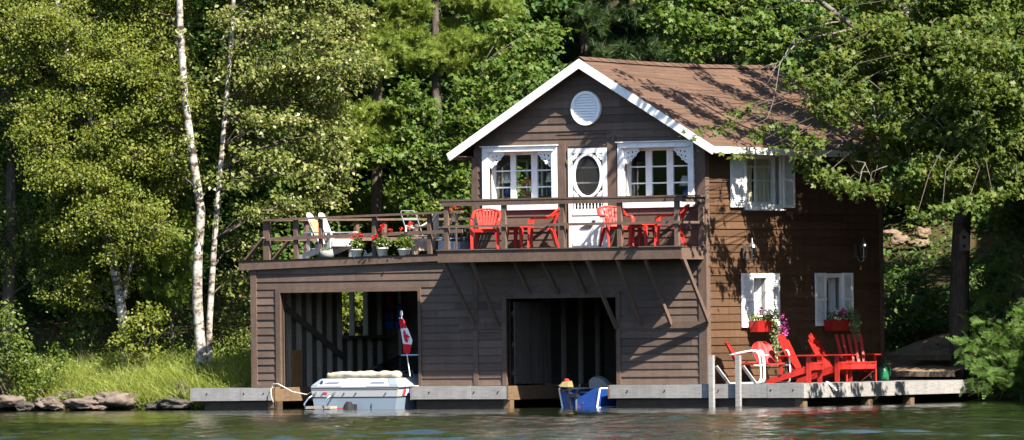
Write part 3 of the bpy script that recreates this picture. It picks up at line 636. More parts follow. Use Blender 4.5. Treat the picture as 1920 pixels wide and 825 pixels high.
# ------------------------------------------------------------------ slip interiors
q = MB(); q.box(AL+.1, .1, 2.90, A0, LB-.1, 2.94, .4); q.box(A0+.05, .1, 2.985, A1-.1, LB-.1, 3.02, .4); q.build('ceiling', M['inner'], house)
q = MB(); bk = 5.2; backing(q, lambda s, z, d: (s, bk+d, z), AL+.1, A1-.1, .0, 2.9, th=.03); q.box(A0-.03, .1, 0, A0+.03, bk, 2.95, .3); q.build('inner_wall', M['inner'], house)
q = MB(); backing(q, lambda s, z, d: (AL+.092+d*0-.0+.012*(d != 0), s, z), .1, bk, .3, 2.9, [LWB], th=.012); q.build('wall_lining', M['inner'], house)
R = random.Random(5)
for i in range(12):
    b = .34+i*.405
    if b > bk-.1: break
    if LWB[0]-.02 < b < LWB[1]+.02:
        q = MB(); q.box(AL+.105, b-.03, .42, AL+.21, b+.03, 1.46); q.build('stud', M['stud'], house)
    else:
        q = MB(); q.box(AL+.105, b-.03, .42, AL+.21, b+.03, 2.9); q.build('stud', M['stud'], house)
q = MB(); q.box(AL+.105, LWB[0]-.06, 1.45, AL+.40, LWB[1]+.5, 1.52); q.build('window_shelf', M['inner'], house)
q = MB(); q.beam((AL+.23, .1, 2.55), (AL+.23, 3.2, 1.05), .03, .14, up=(0, 0, 1)); q.build('diagonal_board', M['inner'], house)
q = MB(); q.box(AL+.215, 1.14, .40, AL+.25, 1.50, 1.22); q.build('orange_plank', M['orangewood'], house)  # plank more orange than the boards around it
q = MB(); 
for bb in (LWB[0]-.03, (LWB[0]+LWB[1])/2, LWB[1]-.03): q.box(AL-.02, bb, LWB[2], AL+.10, bb+.05, LWB[3])
q.box(AL-.02, LWB[0], LWB[2]-.05, AL+.12, LWB[1], LWB[2]); lw = q.build('window', M['stud'], house)
q = MB(); q.box(AL+.03, LWB[0], LWB[2], AL+.036, LWB[1], LWB[3], .5); q.build('window_pane', M['glass'], lw)
for a in (-10.9, -10.3, -9.7, -9.1, -8.5, -7.9, -7.3, -6.7, -6.1, -5.2, -4.6, -4.15, -3.9, -3.4, -2.9, -2.3, -1.6, -.9):
    q = MB(); q.box(a-.04, bk-.14, .42, a+.04, bk-.032, 2.88+(.1 if a > A0 else 0)); q.build('stud', M['stud'], house)
for b in (.6, 1.3, 2.0, 2.7, 3.4, 4.1, 4.8):
    q = MB(); q.box(A0+.032, b-.03, .42, A0+.13, b+.03, 2.95); q.build('stud', M['stud'], house)
# slatted door swung into the second slip
q = MB(); e0 = onB(953, 640, .06); b_end = 1.62; nsl = 15; a = G2[0]+.10
for i in range(nsl):
    b0, b1 = .16+(b_end-.16)*i/nsl, .16+(b_end-.16)*(i+1)/nsl-.02
    q.box(a-.035-.0, b0, .46, a, b1, 2.20, R.uniform(.1, .9))
sdoor = q.build('slatted_door', M['slat'], house)
for z in (.7, 1.3, 1.95): q = MB(); q.box(a+.0-.075, .14, z-.05, a-.037, b_end, z+.05); q.build('batten', M['slat'], sdoor)
# ------------------------------------------------------------------ upper room
q = MB(); q.box(A0+.1, .1, 3.18, A1-.1, LB-.1, 3.24, .4); q.box(A0+.1, .1, 5.44, A1-.1, LB-.1, 5.47, .4); q.build('room_floor', M['darkint'], house)
q = MB(); backing(q, lambda s, z, d: (A0+.095+.02*(d != 0), s, z), .1, 5, 3.25, 5.44, [LW2], th=.02); q.box(A0+.1, 4.4, 3.25, -3.2, 4.42, 5.44, .5); q.build('room_wall', M['interior'], house)
q = MB(); q.box(-3.2, 3.2, 3.25, A1-.1, 3.22, 5.44, .4); q.box(-3.2, .3, 3.25, -3.17, 3.2, 5.44, .4); q.build('room_divider', M['darkint'], house)
q = MB(); w2 = (LW2[0]+LW2[1])/2
q.box(A0-.05, LW2[0]-.07, LW2[2]-.07, A0+.1, LW2[0], LW2[3]+.07); q.box(A0-.05, LW2[1], LW2[2]-.07, A0+.1, LW2[1]+.07, LW2[3]+.07); q.box(A0-.05, LW2[0], LW2[3], A0+.1, LW2[1], LW2[3]+.07); q.box(A0-.05, LW2[0], LW2[2]-.07, A0+.1, LW2[1], LW2[2]); q.box(A0, w2-.025, LW2[2], A0+.05, w2+.025, LW2[3]); q.build('window', M['white'], house)
# ------------------------------------------------------------------ docks
ZD = .42; PD = -.30
def dock(label, a0, a1, b1, face, side_r=False, side_l=False, split=None, notch=False):
    t = thing('dock', label, 'dock', Hw(a0, PD, 0), -TH, 'docks along the front of the boathouse'); R = random.Random(int(a0*100) % 97)
    W = a1-a0; L_ = b1-PD
    q = MB(); n = int(L_/.145)
    for i in range(n): q.box(1.44 if (notch and i > 3) else .0, .045+i*L_/n, ZD-.035, W-.0, .045+(i+1)*L_/n-.008-(.045 if i == n-1 else 0), ZD+R.uniform(-.003, .003), min(1, max(0, R.gauss(.5, .2))))
    q.build('deck_board', M['dock'], t)
    f = MB(); cuts = [0]+[W*u for u in ((.62,) if W < 3 else (.27, .55, .82))]+[W]
    for c0, c1 in zip(cuts, cuts[1:]): f.box(c0+.002, R.uniform(-.004, .004), .145+R.uniform(-.012, .008), c1-.002, .04, ZD+R.uniform(.0, .010), R.uniform(.2, .85))
    if split: f.box(split, .002, .13, W, .04, ZD+.004, .45)
    f.build('fascia', M['dock'], t)
    for c_ in cuts[1:-1]+[.35, W-.3]:
        q = MB(); q.ring((c_+.09, -.006, .30), 0, .016, (1, 0, 0), (0, 0, 1), (0, -.008, 0), 8); q.build('bolt', M['black'], t)
    if side_r: q = MB(); q.box(W+.001, .0, .13, W+.04, L_*.52, ZD+.004, .5); q.box(W+.001, L_*.52+.003, .14, W+.04, L_, ZD+.002, .4); q.build('side_board', M[side_r], t)
    if side_l: q = MB(); q.box(-.04, .0, .14, -.001, L_, ZD+.004, .5); q.build('side_board', M[side_l], t)
    return t
dl = dock('short left dock of grey planks with a lighter end board beside the white motorboat', -12.86, -10.74, 5.0, 'dock', side_r='dockraw', notch=True)
q = MB(); q.box(.30, .10, -.6, 2.2, .3, .13); q.box(1.98, .06, -.6, 2.16, .098, .14, .9); q.build('crib_timber', M['wet'], dl)
q = MB(); q.box(1.99, .052, -.02, 2.14, .06, .135); q.build('pile_end', M['dockraw'], dl)
dm = dock('middle dock of grey planks between the white motorboat and the blue skiff', -7.16, -4.78, 5.0, 'dock', side_r='dockraw', side_l='dock')
q = MB(); q.box(.05, .10, -.6, 2.30, .3, .13); q.build('crib_timber', M['wet'], dm)
q = MB(); q.box(2.26, .06, -.6, 2.42, .22, .14); q.build('pile', M['dockraw'], dm)
dr = dock('long right dock of grey planks carrying the red lounge chairs', -2.24, 2.42, 7.2, 'dock', side_r='dock', side_l='dockraw')
q = MB(); q.box(.1, .10, -.6, 4.58, .3, .12); q.build('crib_timber', M['wet'], dr)
for b in (.02, 2.75, 4.55): q = MB(); q.box(4.45, b+.05, -.6, 4.64, b+.22, .135); q.build('pile', M['dockraw'], dr)
for px, zt_ in ((1335, 1.03), (1385, 1.02)):
    a = onB(px, 700, PD-.04)[0]+2.24; q = MB(); q.box(a-.052, -.095, -.5, a+.052, -.013, zt_); po = q.build('mooring_post', M['dock'], dr)
    q = MB(); q.beam((a+.06, .03, .80), (a+.25, .25, .42), .06, .045, up=(0, 1, 0)); q.build('post_brace', M['dock'], po)
q = MB(); q.beam(np.array(Hw(2.5, .75, .41)), np.array(Hw(2.56, .95, .27)), .05, .02, tint=.5); 
cl = thing('dock_cleat', 'small white cleat on the angled face of the right dock below the red chairs', 'cleat', Hw(2.47, .7, .40), -TH)
q = MB(); q.beam((-.03, -.02, .05), (.06, .22, -.13), .05, .03, tint=.5); q.beam((-.02, .0, .028), (-.02, .06, .028), .05, .03, tint=.5); q.build('cleat_arm', M['whitemetal'], cl)
q = MB(); q.box(-.08, -.02, .0, .0, .10, .02); q.build('cleat_base', M['whitemetal'], cl)
# ------------------------------------------------------------------ red plastic chairs and tables
def monobloc(name, label, loc, rz, group):
    t = thing(name, label, 'chair', loc, rz, group); mt = M['redplastic']
    q = MB(); q.prism([(.24, -.24, .42), (.26, 0, .42), (.24, .24, .42), (-.20, .21, .40), (-.23, 0, .40), (-.20, -.21, .40)], (0, 0, .022)); q.prism([(.255, -.25, .37), (.255, .25, .37), (.265, .25, .42), (.265, -.25, .42)], (-.02, 0, 0)); q.build('seat', mt, t)
    q = MB()
    def back(u, v):   # u across -1..1, v up 0..1
        return V((-.20-.15*v-.05*(1-u*u)*v, u*(.185+.075*v), .42+v*(.40+.045*(1-u*u))))
    for i in range(7):
        u = -0.84+i*.28; P = [back(u*(1-.12*(1-v)), v) for v in (0, .3, .6, .97)]
        for a_, b_ in zip(P, P[1:]): q.beam(a_, b_, .012, .045, up=(0, 1, 0))
    P = [back(u, 1.0) for u in np.linspace(-1, 1, 13)]; q.tube(P, .030, 8, flat=.6)
    P = [back(u, .22) for u in np.linspace(-1, 1, 7)]; q.tube(P, .05, 6, flat=.25); q.build('backrest', mt, t)
    for s_ in (-1, 1):
        q = MB(); e = back(s_, 1.0)
        q.tube([e, V((-.29, s_*.285, .77)), V((-.20, s_*.295, .69)), V((-.06, s_*.30, .655)), (.12, s_*.30, .655), (.215, s_*.29, .635), (.245, s_*.285, .58)], [.030, .032, .034, .036, .036, .036, .034], 8, flat=.65); q.build('armrest', mt, t)
        q = MB(); q.beam((.245, s_*.283, .61), (.285, s_*.275, 0), .075, .06, up=(1, 0, 0), w2=.05, h2=.035); q.build('leg', mt, t)
        q = MB(); q.beam((-.19, s_*.20, .42), (-.31, s_*.25, 0), .09, .06, up=(1, 0, 0), w2=.045, h2=.03); q.build('leg', mt, t)
    return t
g = 'red plastic chairs on the balcony'
def onfloor(px, z, b): return Hw(onB(px, 440, b)[0], b, z)
monobloc('plastic_chair', 'leftmost red plastic chair on the balcony, facing the water', onfloor(911, 3.302, -.50), -TH-rad(62), g)
monobloc('plastic_chair', 'red plastic chair just left of the screen door, seen from its side', onfloor(1018, 3.302, -.45), -TH+rad(205), g)
monobloc('plastic_chair', 'red plastic chair in front of the screen door edge, half hidden by a balcony post', onfloor(1155, 3.302, -.48), -TH-rad(38), g)
monobloc('plastic_chair', 'rightmost red plastic chair at the balcony corner post, facing left', onfloor(1256, 3.302, -.45), -TH+rad(205), g)
def ptable(label, loc, rz):
    t = thing('side_table', label, 'table', loc, rz, 'low red plastic tables between the balcony chairs')
    q = MB(); h = .27; q.prism([(h*math.cos(a)*(1.12 if k % 2 else 1), h*math.sin(a)*(1.12 if k % 2 else 1), .46) for k, a in enumerate(np.linspace(0, 2*math.pi, 16, endpoint=False))], (0, 0, .03)); q.box(-.21, -.21, .40, .21, .21, .459); q.build('tabletop', M['redplastic'], t)
    for x in (-1, 1):
        for y_ in (-1, 1): q = MB(); q.beam((x*.17, y_*.17, .40), (x*.21, y_*.21, 0), .07, .07, up=(1, 0, 0), w2=.04, h2=.04); q.build('leg', M['redplastic'], t)
ptable('low red plastic table left of the screen door between two red chairs', onfloor(972, 3.302, -.40), -TH)
ptable('low red plastic table between the two right hand red chairs', onfloor(1205, 3.302, -.36), -TH)
# ------------------------------------------------------------------ adirondack chairs
def adirondack(name, label, loc, rz, mat, group=None, slats=5, gap=.004, flat=False, w=.56, cat='lounge chair', skip=(), arms=True):
    t = thing(name, label, cat, loc, rz, group)
    for s_ in (-1, 1):
        q = MB(); y_ = s_*w/2
        q.prism([(.42, y_-.012, .36), (.36, y_-.012, .385), (-.05, y_-.012, .245), (-.62, y_-.012, .09), (-.66, y_-.012, .0), (-.50, y_-.012, .0), (-.02, y_-.012, .13), (.28, y_-.012, .22), (.42, y_-.012, .27)], (0, .026, 0)); q.build('side_rail', mat, t)
        q = MB(); q.box(.27, y_+s_*.014, 0, .37, y_+s_*.042, .555); q.build('leg', mat, t)
        if arms:
            q = MB(); yy = y_+s_*.04
            q.prism([(.46, yy-.075, .56), (.50, yy, .56), (.46, yy+.075, .56), (.20, yy+.075, .56), (-.40, yy+.03, .56), (-.40, yy-.03, .56), (.20, yy-.06, .56)], (0, 0, .024)); q.build('armrest', mat, t)
            q = MB(); q.beam((-.33, y_+s_*.03, .56), (-.30, y_+s_*.03, .19), .03, .07, up=(1, 0, 0)); q.build('arm_support', mat, t)
    q = MB()
    for i in range(6):
        u = i/5; x = .40-.44*u; z = .385-.135*u+.02*(2*u-1)**2; q.beam((x, -w/2-.01, z), (x, w/2+.01, z), .078, .02, up=(.3, 0, 1))
    q.box(.415, -w/2, .27, .435, w/2, .37); q.build('seat', mat, t)
    q = MB()
    for i in range(slats):
        if i in skip: continue
        u = (i-(slats-1)/2)/((slats-1)/2); sw = w/slats-gap
        top = 1.0 if flat else 1.0-.13*u*u; y0 = u*(w/2-sw/2)*.88; y1 = u*(w/2-sw/2)*1.02
        b_ = (-.02, y0, .22); L_ = (top-.22)/.78; e = (-.02-.40*L_, y1, .22+.78*L_)
        q.beam(b_, e, sw*.92, .02, up=(1, 0, .5))
        if not flat: q.beam(e, (e[0]-.018, e[1], e[2]+.035), sw*.92, .02, up=(1, 0, .5), w2=sw*.5)
    q.build('backrest', mat, t)
    q = MB(); q.beam((-.27, -w/2-.04, .53), (-.27, w/2+.04, .53), .025, .07); q.beam((-.11, -w/2, .28), (-.11, w/2, .28), .025, .07); q.build('back_brace', mat, t)
    return t
zr = dz(-10)
def ondeck(px, b): a = onB(px, 470, b)[0]; return Hw(a, b, dz(a)-.012)
wc = adirondack('lounge_chair', 'white slatted lounge chair on the roof deck with an orange towel on its back', ondeck(618, .75), -TH-rad(13), M['whiteplastic'], slats=4, gap=.0, skip=(), w=.60)
for ch in wc.children:
    if ch.name.startswith('backrest'): bpy.data.objects.remove(ch)
for y_ in (-.17, .17):
    q = MB(); q.beam((-.02, y_*.9, .22), (-.42, y_*1.05, .93), .20, .022, up=(1, 0, .5)); q.beam((-.42, y_*1.05, .93), (-.46, y_*1.05, 1.0), .20, .022, up=(1, 0, .5), w2=.10); q.build('back_panel', M['whiteplastic'], wc)
q = MB(); q.box(-.64, -.31, .20, -.60, .31, .235); q.build('stretcher', M['whiteplastic'], wc)
tw = thing('towel', 'orange towel hanging on the back of the white lounge chair', 'towel', wc.location, -TH-rad(13)); q = MB(); q.grid(lambda u, v: (-.148-.19*u+.012, -.04-.22*v+.01*math.sin(u*5), .475+.37*u-.006*math.sin(v*9)), 6, 6); q.build('towel_cloth', M['towel'], tw)
adirondack('lounge_chair', 'grey blue plastic lounge chair on the roof deck behind the leftmost red chair', ondeck(872, .9), -TH+rad(200), M['greyplastic'], slats=4, gap=0, w=.58)
g = 'red wooden lounge chairs on the right dock'
def ondock(px, a, z=ZD+.004): return Hw(a, onA(px, 700, a)[1], z)
adirondack('lounge_chair', 'red round backed wooden lounge chair nearest the white armed metal chairs', ondock(1500, 1.25), -TH+rad(8), M['redpaint'], g, 5, .002)
adirondack('lounge_chair', 'middle red round backed wooden lounge chair with dark gap behind its seat', ondock(1556, 1.05), -TH+rad(4), M['redpaint'], g, 5, .002)
adirondack('lounge_chair', 'red wooden lounge chair with five separate flat topped slats beside the green watering can', ondock(1604, 1.30), -TH-rad(40), M['redpaint'], g, 5, .05, True, w=.60)
# ------------------------------------------------------------------ shell back metal chairs
def shellchair(label, loc, rz):
    t = thing('metal_chair', label, 'chair', loc, rz, 'red shell back metal chairs with white tube frames')
    def back(u, v):
        th = (v-.5)*2; wd = .27*(1-.25*(1-u)**2)*(1 if u < .62 else math.sqrt(max(0, 1-((u-.62)/.40)**2))*.98+.02)
        fl = .005*math.cos(th*math.pi*3.0)
        return (-.20-.20*u-.03*u*u+.07*th*th+fl, th*wd, .42+.46*u*(1-.04*th*th))
    q = MB(); q.grid(back, 14, 24); o = q.build('backrest', M['redmetal'], t, True); o.modifiers.new('s', 'SOLIDIFY').thickness = .012
    def seat(u, v):
        th = (v-.5)*2; x = -.21+.50*u; r = 1-.12*(abs(2*u-1))**4; z = .405+.03*(abs(th))**3+.015*u-.05*max(0, u-.9)*8*.5
        return (x, th*.265*r, z)
    q = MB(); q.grid(seat, 12, 14); o = q.build('seat', M['redmetal'], t, True); o.modifiers.new('s', 'SOLIDIFY').thickness = .02
    q = MB()
    for s_ in (-1, 1):
        y_ = s_*.30
        q.tube([(-.30, y_*.93, .60), (-.15, y_, .635), (.05, y_, .675), (.17, y_, .69), (.25, y_, .675), (.305, y_, .62), (.33, y_, .52), (.345, y_, .40), (.355, y_, .25), (.35, y_, .12), (.325, y_, .055), (.27, y_, .022), (.18, y_, .015), (-.1, y_, .015), (-.34, y_, .015)], .019, 8)
    q.tube([(-.34, -.30, .015), (-.37, -.2, .015), (-.37, .2, .015), (-.34, .30, .015)], .019, 8); q.build('frame', M['whitemetal'], t, True)
    q = MB(); q.tube([(.33, -.30, .38), (.2, -.25, .385), (.2, .25, .385), (.33, .30, .38)], .014, 6); q.tube([(-.28, -.285, .60), (-.27, 0, .585), (-.28, .285, .60)], .014, 6); q.build('cross_bar', M['whitemetal'], t, True)
shellchair('red shell back metal chair with white tube arms, seen side on behind the mooring post', ondock(1398, .65), -TH+rad(24))
shellchair('red shell back metal chair, its fluted back seen from the front, beside the flower trailer', ondock(1443, .72), rad(-64))
# watering can
wcn = thing('watering_can', 'green watering can at the end of the red chairs on the right dock', 'watering can', ondock(1655, .75), -TH)
q = MB(); q.lathe([(.125, 0), (.135, .02), (.14, .15), (.125, .28), (.09, .30), (.08, .285)], (0, 0, 0), 20); q.build('can_body', M['green'], wcn, True)
q = MB(); q.tube([(.05, -.09, .29), (.09, -.04, .36), (.10, .05, .36), (.14, .08, .27), (.15, .05, .10)], .012, 8); q.build('handle', M['green'], wcn, True)
q = MB(); q.tube([(-.12, 0, .06), (-.22, 0, .18), (-.30, 0, .33)], [.03, .02, .018], 8); q.lathe([(.018, 0), (.045, .035), (.045, .045)], (-.30, 0, .32), 12); q.build('spout', M['green'], wcn, True)
# ------------------------------------------------------------------ wicker chair and folding chair on roof deck
wk = thing('wicker_chair', 'pale wicker armchair with a round ribbed skirt on the roof deck left of the balcony', 'chair', ondeck(789, .75), -TH+rad(222))
q = MB(); q.lathe([(.30, .10), (.31, .12), (.33, .30), (.31, .36), (.05, .37)], (0, 0, 0), 48, wob=.03, nw=24); q.build('skirt', M['wicker'], wk)
q = MB(); q.box(-.36, -.24, .34, -.32, .24, .90)
for i in range(13): q.box(-.319, -.24, .36+i*.042, -.31, .24, .385+i*.042)
q.build('backrest', M['wicker'], wk)
for s_ in (-1, 1):
    q = MB(); q.tube([(-.32, s_*.26, .88), (-.22, s_*.29, .72), (-.05, s_*.31, .62), (.12, s_*.31, .60), (.26, s_*.30, .64), (.28, s_*.27, .50), (.27, s_*.24, .34)], .024, 8); q.build('armrest', M['wicker'], wk, True)
for x in (-.2, .2):
    for y_ in (-.2, .2): q = MB(); q.tube([(x, y_, .12), (x, y_, 0)], .022, 8); q.build('leg', M['wicker'], wk)
fc = thing('folding_chair', 'grey tube framed folding chair standing behind the wicker chair', 'chair', ondeck(782, 1.9), -TH+rad(-20))
q = MB()
for s_ in (-1, 1): q.tube([(-.30, s_*.2, .95), (-.05, s_*.2, .45), (.22, s_*.2, 0)], .013, 6); q.tube([(.18, s_*.2, .46), (-.05, s_*.2, .44), (-.25, s_*.2, 0)], .013, 6)
q.tube([(-.30, -.2, .95), (-.335, -.16, 1.0), (-.335, .16, 1.0), (-.30, .2, .95)], .013, 6); q.build('frame', M['greymetal'], fc)
q = MB(); q.box(-.13, -.19, .445, .18, .19, .46); q.build('seat', M['greymetal'], fc)
q = MB(); q.beam((-.24, -.2, .82), (-.24, .2, .82), .012, .05, up=(-.3, 0, 1)); q.build('back_slat', M['greymetal'], fc)
ft = thing('folding_table', 'low pale blue folding table between the wicker chair and the grey lounge chair', 'table', ondeck(848, .42), -TH)
q = MB(); q.hexa([(-.22, -.2, .08), (.34, -.2, .0), (.34, .2, .0), (-.22, .2, .08), (-.22, -.2, .30), (.30, -.2, .26), (.30, .2, .28), (-.22, .2, .32)], .5); q.build('cloth_cover', M['greyplastic'], ft)
q = MB(); q.box(-.25, -.22, .321, .33, .22, .345); q.build('tabletop', M['greyplastic'], ft)
# ------------------------------------------------------------------ leaf clouds
TM = {}
def tmpl(name, verts, faces): TM[name] = (np.array(verts, np.float32), np.array(faces, np.int32))
tmpl('leaf', [(0, 0, 0), (.45, -.36, .10), (1, 0, -.08), (.45, .36, .10)], [(0, 1, 2, 3)])
tmpl('tri', [(0, -.5, 0), (1, 0, 0), (0, .5, 0)], [(0, 1, 2)])
def lob():
    v = []; f = []
    for ang, L_ in ((-108, .5), (-56, .78), (0, .98), (56, .78), (108, .5)):
        a = rad(ang); c_, s_ = math.cos(a), math.sin(a); i = len(v)
        for x, y_, z in ((0, 0, 0), (.52, -.27, .05), (1, 0, -.10), (.52, .27, .05)): v.append((.12+L_*(x*c_-y_*s_), L_*(x*s_+y_*c_), z))
        f.append((i, i+1, i+2, i+3))
    return v, f
tmpl('lobed', *lob())
def needles(n, seed, spread=1.0, wdt=.045):
    R = random.Random(seed); v = []; f = []
    for i in range(n):
        th = R.uniform(0, 6.28); ph = R.uniform(.15, 1.15)*spread; d = Vector((math.cos(ph), math.sin(ph)*math.cos(th), math.sin(ph)*math.sin(th))); o = Vector((R.uniform(-.35, .25), 0, 0))
        sdv = d.cross(Vector((R.uniform(-1, 1), R.uniform(-1, 1), R.uniform(-1, 1)))).normalized()*wdt; k_ = len(v); L_ = R.uniform(.7, 1.0)
        v += [tuple(o-sdv), tuple(o+sdv), tuple(o+d*L_)]; f.append((k_, k_+1, k_+2))
    return v, f
tmpl('needles', *needles(40, 1, 1.05, .030))
def spray():
    v = []; f = []
    R = random.Random(2)
    def fr(o, d, L_, n, w_, depth):
        d = d.normalized(); sd_ = Vector((-d.y, d.x, 0))
        for i in range(n):
            u = (i+.6)/n; p = o+d*L_*u; p.z -= .22*u*u*L_
            for s_ in (-1, 1):
                if depth and i % 2 == 0: fr(p, (d*.75+sd_*s_*.8), L_*.45*(1.08-u), 6, w_*.8, 0)
                k_ = len(v); e = p+(d*.55+sd_*s_*.8)*w_; v.extend([tuple(p), tuple(p+d*w_*.45), tuple(e+Vector((0, 0, -.02)))]); f.append((k_, k_+1, k_+2))
    fr(Vector((0, 0, 0)), Vector((1, 0, 0)), 1.0, 11, .10, 1); return v, f
tmpl('spray', *spray())
tmpl('blade', [(-.02, 0, 0), (.02, 0, 0), (.017, 0, .5), (-.013, 0, .5), (.03, .0, 1.0)], [(0, 1, 2, 3)])
def unit(a): return a/np.maximum(np.linalg.norm(a, axis=1, keepdims=True), 1e-6)
def cloud(name, C, size, mat, parent, base, t='leaf', tint=None, up=.55, droop=.3, seed=0, sv=.34, dirv=None, aim=0.0):
    rng = np.random.default_rng(seed); C = np.asarray(C, np.float64); n = len(C)
    nn = unit(rng.normal(size=(n, 3))*.85+np.array([0, 0, up])*.7+np.array(SUN)*.85)
    tt = rng.normal(size=(n, 3)); tt[:, 2] -= droop*1.5
    if dirv is not None: tt = tt*(1-aim)+dirv*aim*2
    tt = unit(tt)
    if aim > 0 and t != 'leaf':
        nn = unit(nn-tt*(nn*tt).sum(1, keepdims=True)); 
    else: tt = unit(tt-nn*(nn*tt).sum(1, keepdims=True))
    bb = np.cross(nn, tt); tv, tf = TM[t]; s = size*np.clip(np.exp(rng.normal(0, sv, n)), .5, 1.5)
    P = C[:, None, :]+s[:, None, None]*(tv[None, :, 0:1]*tt[:, None, :]+tv[None, :, 1:2]*bb[:, None, :]+tv[None, :, 2:3]*nn[:, None, :])
    Fc = tf[None]+(np.arange(n)*len(tv))[:, None, None]
    me = bpy.data.meshes.new(name); np_mesh(me, P.reshape(-1, 3)-np.array(base), Fc.reshape(-1, tf.shape[1]), tf.shape[1])
    if tint is None: tint = np.full(n, .5)
    tint = np.clip(tint+rng.normal(0, .16, n), 0, 1)
    at = me.attributes.new('tint', 'FLOAT', 'FACE'); at.data.foreach_set('value', np.repeat(tint, len(tf)).astype(np.float32))
    me.materials.append(mat); o = bpy.data.objects.new(name, me); COL.objects.link(o)
    if parent is not None: o.parent = parent
    return o
def scatter(puffs, dens, per, sig, seed=0, hollow=.5, flat=.55):
    """puffs: (x,y,z,rx,ry,rz); clumps of leaves spread through each ellipsoid"""
    rng = np.random.default_rng(seed); CC = []; TT = []; K = []
    for (x, y, z, rx, ry, rz) in puffs:
        k = max(2, int(dens*(rx*ry*rz)**(2/3)*4)); d = unit(rng.normal(size=(k, 3))); r = rng.uniform(0, 1, k)**hollow
        c_ = np.array([x, y, z])+d*r[:, None]*np.array([rx, ry, rz]); tn = rng.normal(.5, .15, k)
        m = np.maximum(2, rng.poisson(per, k)); ii = np.repeat(np.arange(k), m)
        CC.append(c_[ii]+rng.normal(size=(len(ii), 3))*sig*np.array([1, 1, flat])); TT.append(tn[ii]); K.append(c_)
    return np.concatenate(CC), np.concatenate(TT), np.concatenate(K)
# ------------------------------------------------------------------ potted flowers
def geranium(label, loc, r, h, seed, heads, white=True, fol=.15, fh=.24):
    t = thing('flower_pot', label, 'flower pot', loc, 0, 'flower pots on the roof deck')
    q = MB(); q.lathe([(r*.72, 0), (r*.95, h*.9), (r*1.02, h*.9), (r*1.02, h), (r*.9, h), (r*.85, h*.85)], (0, 0, 0), 20); q.build('pot', M['potwhite'], t, True)
    C_, T_, _ = scatter([(loc[0], loc[1], loc[2]+h+fh*.5, fol, fol, fh*.6)], 900, 6, .04, seed); cloud('foliage', C_, .05, M['weed'], t, loc, 'leaf', T_, seed=seed, up=.6)
    rng = np.random.default_rng(seed)
    P = []
    for hx, hz in heads: P.append(np.array([loc[0]+hx, loc[1]-.12, loc[2]+hz])+rng.normal(size=(30, 3))*.018)
    for p_ in P: cloud('flower', p_, .034, M['petalred'], t, loc, 'leaf', None, seed=seed)
    if white: cloud('white_flower', np.array(loc)+np.array([0, -.12, h+fh*.5])+rng.normal(size=(20, 3))*np.array([fol*.7, .05, .06]), .035, M['petalwhite'], t, loc, 'leaf', None, seed=seed)
geranium('white flower pot with red geraniums, leftmost on the roof deck edge', ondeck(668, -.02), .125, .17, 1, [(-.03, .52), (.09, .48), (.14, .46), (-.10, .42)])
geranium('white flower pot with the tallest red geranium, between two railing posts of the roof deck', ondeck(717, -.02), .13, .18, 2, [(.0, .62), (-.04, .57), (.17, .56), (-.20, .40), (.04, .66), (-.12, .44)])
geranium('shallow white flower bowl with sparse dark leaves and orange red blooms beside the wicker chair', ondeck(758, -.02), .145, .14, 3, [(.12, .66), (.09, .61), (-.06, .55), (.15, .70)], False, .17, .30)
gp = Hw(onB(838, 390, RB)[0], RB+.3, rz_(-6.2)-.18)
st = thing('plant_stand', 'narrow dark plant stand at the corner of roof deck and balcony', 'plant stand', (gp.x, gp.y, dz(-6.3)), -TH)
q = MB(); hs = gp.z-dz(-6.3); q.box(-.13, -.13, hs-.03, .13, .13, hs-.001)
for x in (-.1, .1):
    for y_ in (-.1, .1): q.box(x-.015, y_-.015, 0, x+.015, y_+.015, hs-.03)
q.build('stand_frame', M['trimwood'], st)
geranium('small pot of red geraniums on a stand at the corner of balcony and roof deck', gp, .09, .15, 4, [(-.12, .24), (.13, .22), (.0, .29), (-.08, .20), (.16, .26)], False, .12, .10)
bw = thing('planter_bowl', 'mossy grey stone planter bowl under the white lounge chair', 'planter', ondeck(613, .05), -TH); q = MB(); q.lathe([(.10, 0), (.16, .06), (.155, .17), (.13, .17), (.12, .1)], (0, 0, 0), 16); q.build('bowl', M['stonegrey'], bw, True)
C_, T_, _ = scatter([(bw.location.x, bw.location.y, bw.location.z+.2, .12, .12, .05)], 900, 5, .03, 9); cloud('foliage', C_, .03, M['variegated'], bw, bw.location, 'leaf', T_ , seed=9)
q = MB(); pk = ondeck(688, .25); tr_ = thing('plant_tray', 'white folded tray between two flower pots on the roof deck', 'tray', pk, -TH)
q.prism([(-.10, 0, 0), (.14, 0, 0), (.10, 0, .10), (.0, 0, .05), (-.06, 0, .16)], (0, .03, 0)); q.build('tray_panel', M['whiteplastic'], tr_)
